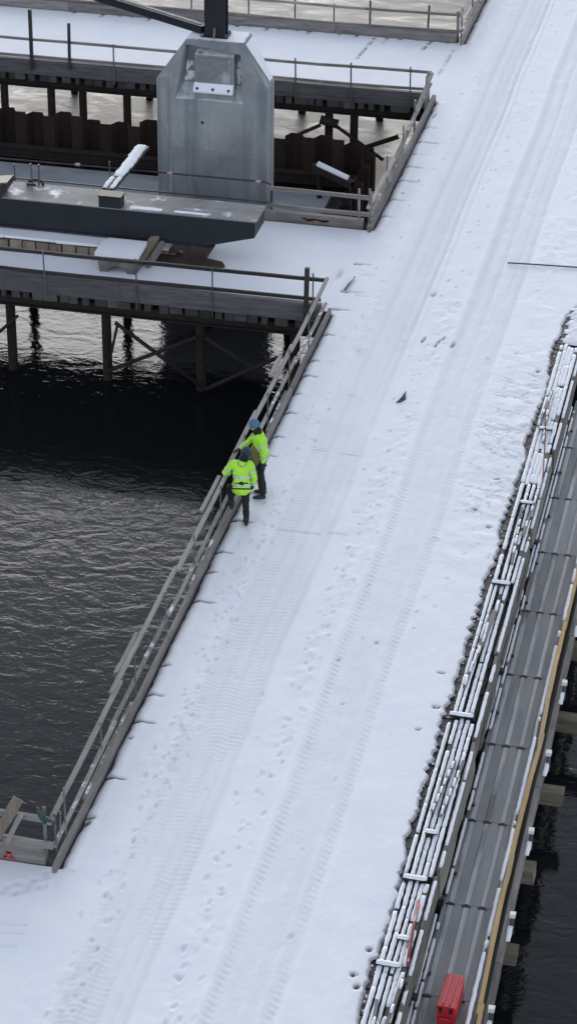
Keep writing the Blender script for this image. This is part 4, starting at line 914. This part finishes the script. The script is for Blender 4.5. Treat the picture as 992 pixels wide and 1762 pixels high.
# ------------------------------------------------------------------ people
def loft(m, pts, n=14, lat=(1, 0, 0)):
    """pts: (x,y,z,r_lateral,r_depth); closed with rounded ends"""
    P = [Vector(p[:3]) for p in pts]; rr = [(p[3], p[4] if len(p) > 4 else p[3]) for p in pts]
    t0 = (P[1]-P[0]).normalized(); t1 = (P[-1]-P[-2]).normalized()
    P = [P[0]-t0*min(rr[0])*.55]+P+[P[-1]+t1*min(rr[-1])*.55]; rr = [(rr[0][0]*.5, rr[0][1]*.5)]+rr+[(rr[-1][0]*.5, rr[-1][1]*.5)]
    vs, fs = [], []
    for i, p in enumerate(P):
        t = (P[min(i+1, len(P)-1)]-P[max(i-1, 0)]).normalized()
        l = Vector(lat)-t*Vector(lat).dot(t)
        if l.length < .15: l = Vector((0, 1, 0))-t*t.y
        l.normalize(); d = t.cross(l)
        for k in range(n):
            a = 2*math.pi*k/n; vs.append(p+l*math.cos(a)*rr[i][0]+d*math.sin(a)*rr[i][1])
    for i in range(len(P)-1):
        for k in range(n): fs.append((i*n+k, i*n+(k+1) % n, i*n+n+(k+1) % n, i*n+n+k))
    fs += [tuple(range(n-1, -1, -1)), tuple((len(P)-1)*n+k for k in range(n))]
    m.add(vs, fs)
def ball(m, c, r, n=10):
    rx, ry, rz = r if hasattr(r, '__len__') else (r, r, r)
    loft(m, [(c[0], c[1], c[2]+rz*math.sin(a), rx*math.cos(a), ry*math.cos(a)) for a in [R(-75), R(-45), R(-15), R(15), R(45), R(75)]], n)
def blob(name, m, mat, parent, voxel=.016, smooth=2, local=True):
    o = m.build(name, mat, parent, True)
    if local: o.matrix_parent_inverse = Matrix()
    rm = o.modifiers.new('remesh', 'REMESH'); rm.mode = 'VOXEL'; rm.voxel_size = voxel; rm.use_smooth_shade = True
    sm = o.modifiers.new('smooth', 'SMOOTH'); sm.iterations = smooth; sm.factor = .5
    return o
def hand(m, wrist, direc, palm_n, curl=.5, side=1):
    """palm, four bent fingers of different lengths and a thumb"""
    w = Vector(wrist); d = Vector(direc).normalized(); n = Vector(palm_n); n = (n-d*n.dot(d)).normalized(); s = d.cross(n)*side
    loft(m, [(*(w-d*.02), .030, .022), (*(w+d*.03), .040, .020), (*(w+d*.075), .043, .017), (*(w+d*.095), .040, .014)], 10, lat=s)
    for k, (off, ln) in enumerate(((-.031, .070), (-.010, .080), (.011, .075), (.031, .058))):
        p = w+d*.09+s*off; dirs = [d.lerp(n, curl*q).normalized() for q in (.35, .8, 1.2)]
        pts = [(*p, .0098)]
        for q, dd in enumerate(dirs): p = p+dd*ln*(.42, .33, .25)[q]; pts.append((*p, .0095-.001*q))
        loft(m, pts, 8, lat=s)
    p = w+d*.03-s*.036; t1 = (d*.75-s*.6+n*.3).normalized(); t2 = (d*.9+n*.5+s*.1).normalized()
    loft(m, [(*p, .013), (*(p+t1*.04), .0115), (*(p+t1*.04+t2*.03), .0095)], 8, lat=n)
def head(m, c, f, tilt):
    """head with brow, nose, jaw, ears; f forward, tilt = forward pitch"""
    c = Vector(c); F = Vector((0, math.cos(tilt), -math.sin(tilt))); U = Vector((0, math.sin(tilt), math.cos(tilt)))
    def T(x, y, z): return Vector((x, 0, 0))+F*y+U*z+c
    loft(m, [(*T(0, .035, -.115), .045, .045), (*T(0, .025, -.085), .062, .072), (*T(0, .01, -.03), .072, .092), (*T(0, 0, .03), .077, .098), (*T(0, -.005, .075), .066, .085), (*T(0, -.005, .105), .035, .05)], 14)
    loft(m, [(*T(0, .09, .01), .010), (*T(0, .112, -.03), .014), (*T(0, .10, -.042), .016)], 8)
    for s in (-1, 1):
        loft(m, [(*T(s*.076, -.005, .02), .012, .02), (*T(s*.080, -.01, -.01), .012, .024), (*T(s*.075, -.002, -.035), .010, .014)], 8)
    loft(m, [(*T(-.03, .09, .03), .012), (*T(.03, .09, .03), .012)], 8); loft(m, [(*T(-.022, .088, -.072), .009), (*T(.022, .088, -.072), .009)], 8)
    return T
def limb(m, pts): loft(m, pts, 12)

def person(label, loc, rz, J, hat, band_z, hem_z, pouch=False, print_=False, hs_=1.0, collar='black_cloth', grp=None):
    t = thing('person', label, 'person', loc, rz, 'workers in yellow jackets at the railing')
    L = lambda o: setattr(o, 'matrix_parent_inverse', Matrix())
    hp, ch, nk, hd = (Vector(J[k]) for k in ('pelvis', 'chest', 'neck', 'head'))
    b = MB()
    sp = [(*hp, .15, .11), (*hp.lerp(ch, .5), .135, .10), (*ch, .165, .115), (*(ch.lerp(nk, .6)), .15, .09), (*nk, .06, .06), (*(nk.lerp(hd, .45)), .055, .058)]
    loft(b, sp)
    T = head(b, hd, 1, J['tilt'])
    for s in 'LR':
        sh, el, wr = (Vector(J[k+s]) for k in ('sh', 'el', 'wr'))
        limb(b, [(*sh, .055), (*sh.lerp(el, .5), .047), (*el, .038), (*el.lerp(wr, .4), .037), (*wr, .026)])
        hand(b, wr, J['hd'+s], J['pn'+s], .55, 1 if s == 'R' else -1)
        hi, kn, an = (Vector(J[k+s]) for k in ('hi', 'kn', 'an')); ft = Vector(J['ft'+s])
        limb(b, [(*hi, .085), (*hi.lerp(kn, .5), .07), (*kn, .055), (*kn.lerp(an, .35), .052), (*an, .036)])
    bo = blob('body', b, M['skin'], t, .0085, 1)
    # trousers
    m = MB(); loft(m, [(*(hp+Vector((0, 0, -.07))), .16, .125), (*hp, .178, .14), (*(hp+Vector((0, 0, .10))), .165, .13)])
    for s in 'LR':
        hi, kn, an = (Vector(J[k+s]) for k in ('hi', 'kn', 'an'))
        limb(m, [(*hi, .105), (*hi.lerp(kn, .3), .10), (*hi.lerp(kn, .7), .083), (*kn, .074), (*kn.lerp(an, .4), .072), (*kn.lerp(an, .75), .066), (*kn.lerp(an, .95), .071)])
    tr = blob('trousers', m, M['black_cloth'], t, .014, 2)
    # boots
    for s in 'LR':
        an, ft = Vector(J['an'+s]), Vector(J['ft'+s]); m = MB()
        heel = Vector((an.x, an.y, ft.z)); d = (ft-heel); d.normalize()
        loft(m, [(*(an+Vector((0, 0, .10))), .058), (*an, .056), (*(heel-d*.01+Vector((0, 0, .045))), .050)], 10)
        loft(m, [(*(heel-d*.045+Vector((0, 0, .045))), .038, .042), (*(heel+d*.06+Vector((0, 0, .05))), .046, .048), (*(ft-d*.02+Vector((0, 0, .04))), .052, .038), (*(ft+d*.035+Vector((0, 0, .032))), .038, .028)], 10, lat=Vector((0, 0, 1)).cross(d))
        bt = blob('boot', m, M['dark_grey_cloth'], t, .012, 1)
    # jacket
    m = MB(); up = (nk-hp).normalized(); hem = hp+(hp-ch).normalized()*hem_z
    loft(m, [(*hem, .205, .165), (*hem.lerp(hp, .6), .195, .158), (*hp.lerp(ch, .45), .175, .142), (*ch, .188, .142), (*ch.lerp(nk, .55), .17, .118), (*ch.lerp(nk, .9), .10, .095), (*(nk+up*.02), .08, .085)], 18)
    for s in 'LR':
        sh, el, wr = (Vector(J[k+s]) for k in ('sh', 'el', 'wr'))
        limb(m, [(*sh.lerp(nk, .25), .072), (*sh, .076), (*sh.lerp(el, .5), .069), (*el, .064), (*el.lerp(wr, .5), .058), (*el.lerp(wr, .92), .050)])
    ja = blob('jacket', m, M['hivis'], t, .013, 2)
    tx = bpy.data.textures.new('folds', 'CLOUDS'); tx.noise_scale = .11; tx.noise_depth = 2
    dm = ja.modifiers.new('folds', 'DISPLACE'); dm.texture = tx; dm.strength = .045; dm.mid_level = .5; dm.texture_coords = 'LOCAL'
    dt = tr.modifiers.new('folds', 'DISPLACE'); dt.texture = tx; dt.strength = .035; dt.mid_level = .5; dt.texture_coords = 'LOCAL'
    # bands: ring strips just proud of the cloth
    def ring(c, n_, rx, ry, w, mat, name):
        q = MB(); n_ = Vector(n_).normalized(); l = Vector((1, 0, 0))-n_*n_.x; l.normalize(); d = n_.cross(l); K = 28; vs, fs = [], []
        for i in range(K):
            a = 2*math.pi*i/K
            for z_ in (-w/2, w/2): vs.append(Vector(c)+l*math.cos(a)*rx+d*math.sin(a)*ry+n_*z_)
        for i in range(K): j = (i+1) % K; fs.append((2*i, 2*j, 2*j+1, 2*i+1))
        q.add(vs, fs); o = q.build(name, mat, ja, True); o.matrix_parent_inverse = Matrix()
        so = o.modifiers.new('thick', 'SOLIDIFY'); so.thickness = .006; so.offset = 1
        sw = o.modifiers.new('wrap', 'SHRINKWRAP'); sw.target = ja; sw.offset = .008; sw.wrap_method = 'NEAREST_SURFACEPOINT'; sw.wrap_mode = 'ABOVE_SURFACE'
        return o
    for k in band_z:
        c = hp.lerp(ch, k); ring(c, ch-hp, .195, .16, .055, M['reflect'], 'reflective_band')
    if print_:
        ring(hp.lerp(ch, -.16), ch-hp, .20, .165, .03, M['dark_grey_cloth'], 'drawcord_band')
    for s in 'LR':
        el, wr, sh = Vector(J['el'+s]), Vector(J['wr'+s]), Vector(J['sh'+s])
        ring(sh.lerp(el, .62), el-sh, .090, .090, .05, M['reflect'], 'sleeve_band'); ring(el.lerp(wr, .55), wr-el, .076, .076, .045, M['reflect'], 'sleeve_band')
        g = MB(); hand(g, wr, J['hd'+s], J['pn'+s], .55, 1 if s == 'R' else -1)
        g.v = [tuple(Vector(p)+(Vector(p)-Vector(wr)).normalized()*.002) for p in g.v]
        loft(g, [(*(wr-Vector(J['hd'+s]).normalized()*.06), .042), (*wr, .036)], 10)
        go = blob('glove', g, M['dark_grey_cloth'], t, .0085, 1); gs = go.modifiers.new('puff', 'DISPLACE'); gs.strength = .006; gs.mid_level = 0
    if print_:
        q = MB(); c = ch+(nk-ch)*.22; fwd = Vector((0, 1, 0)); n_ = (ch-hp).normalized(); d = n_.cross(Vector((1, 0, 0))).normalized()
        K = 20; bk = c-d*.24
        if (bk-c).y > 0: bk = c+d*.24
        for (ra, rb, mat) in ((.105, .062, M['grey_print']), (.07, .034, M['hivis'])):
            q = MB(); q.add([bk+Vector((1, 0, 0))*math.cos(2*math.pi*i/K)*ra+n_*math.sin(2*math.pi*i/K)*rb for i in range(K)]+[bk]+[bk+Vector((1, 0, 0))*math.cos(2*math.pi*i/K)*ra*.5+n_*math.sin(2*math.pi*i/K)*rb*.5 for i in range(K)],
                [(i, (i+1) % K, K+1+(i+1) % K, K+1+i) for i in range(K)]+[(K+1+i, K+1+(i+1) % K, K) for i in range(K)])
            o = q.build('back_print', mat, ja, True); L(o)
            sw = o.modifiers.new('wrap', 'SHRINKWRAP'); sw.target = ja; sw.wrap_method = 'PROJECT'; sw.use_project_y = True; sw.use_positive_direction = True; sw.use_negative_direction = True; sw.offset = .006 if ra > .1 else .010
    # collar
    m = MB(); loft(m, [(*(nk-up*.03), .105*hs_, .10*hs_), (*(nk+up*.03), .095*hs_, .095*hs_), (*(nk+up*.07), .08*hs_, .085*hs_)], 14); cl = blob('collar', m, M[collar], t, .012, 1)
    # hat
    m = MB()
    F = Vector((0, math.cos(J['tilt']), -math.sin(J['tilt']))); U = Vector((0, math.sin(J['tilt']), math.cos(J['tilt'])))
    H = lambda x, y, z: hd+Vector((x, 0, 0))+F*y+U*z
    loft(m, [(*H(0, -.012, -.005), .092*hs_, .108*hs_), (*H(0, -.008, .04), .096*hs_, .114*hs_), (*H(0, -.008, .085), .088*hs_, .102*hs_), (*H(0, -.01, .12*hs_), .060*hs_, .070*hs_), (*H(0, -.012, .138*hs_), .028*hs_, .03*hs_)], 16)
    ho = blob('knit_hat', m, M[hat[0]], t, .011, 2)
    m = MB(); loft(m, [(*H(0, -.012, -.012), .099*hs_, .115*hs_), (*H(0, -.010, .022), .101*hs_, .118*hs_)], 16); cf = blob('cuff', m, M[hat[1]], ho, .011, 1)
    if len(hat) > 2:
        m = MB(); ball(m, H(-.02, -.03, .13), (.055, .055, .035)); pc = blob('patch', m, M[hat[2]], ho, .009, 1)
    for s in (-1, 1):
        m = MB(); ball(m, H(s*.030, .088, .012), .012, 8); e = m.build('eye', M['hole'], bo, True); L(e)
    if pouch:
        m = MB(); ball(m, hp+Vector((-.10, .13, .12)), (.12, .13, .17)); ball(m, hp+Vector((.04, .15, .08)), (.13, .11, .18)); ball(m, hp+Vector((-.12, .11, -.02)), (.11, .12, .15)); blob('work_apron', m, M['tan_cloth'], t, .012, 3)
    return t
J1 = dict(pelvis=(0, .0, .93), chest=(.01, .17, 1.24), neck=(.06, .28, 1.41), head=(.11, .39, 1.475), tilt=R(54),
          shL=(-.16, .20, 1.37), elL=(-.34, .24, 1.12), wrL=(-.24, .44, .99), hdL=(.35, .7, -.3), pnL=(0, -.2, -1),
          shR=(.19, .18, 1.36), elR=(.285, .05, 1.10), wrR=(.255, .15, .88), hdR=(-.1, .45, -.9), pnR=(-1, 0, 0),
          hiL=(-.10, .0, .90), knL=(-.23, .32, .74), anL=(-.20, .16, .37), ftL=(-.19, .31, .29),
          hiR=(.085, -.0, .90), knR=(.095, .03, .49), anR=(.10, -.04, .09), ftR=(.08, .12, .0))
p1 = person('worker seen from behind, yellow jacket and dark hat, one foot up on the kerb', (.25, -.07, .045), R(15), J1, ('navy_knit', 'navy_knit', 'blue_knit'), (.06, .52), .10, False, True, 1.22)
p1.scale = (.92, .92, .92)
J2 = dict(pelvis=(0, .0, .98), chest=(.0, .05, 1.31), neck=(.0, .10, 1.53), head=(.01, .17, 1.67), tilt=R(22),
          shL=(-.165, .05, 1.46), elL=(-.215, -.06, 1.17), wrL=(-.22, -.05, .92), hdL=(0, .0, -1), pnL=(1, .1, 0),
          shR=(.17, .08, 1.46), elR=(.20, .26, 1.22), wrR=(.10, .47, 1.04), hdR=(-.3, .8, -.25), pnR=(0, -.2, -1),
          hiL=(-.09, .0, .95), knL=(-.10, .04, .52), anL=(-.11, -.03, .09), ftL=(-.13, .13, .0),
          hiR=(.09, .0, .95), knR=(.11, .04, .52), anR=(.11, -.02, .09), ftR=(.13, .14, .0))
p2 = person('worker in blue knit hat and yellow jacket leaning to the railing, farther of the two', (.39, 1.10, .045), R(96), J2, ('blue_knit', 'blue_knit'), (.06, .55), .03, True, False)
p2.scale = (.95, .95, .95)
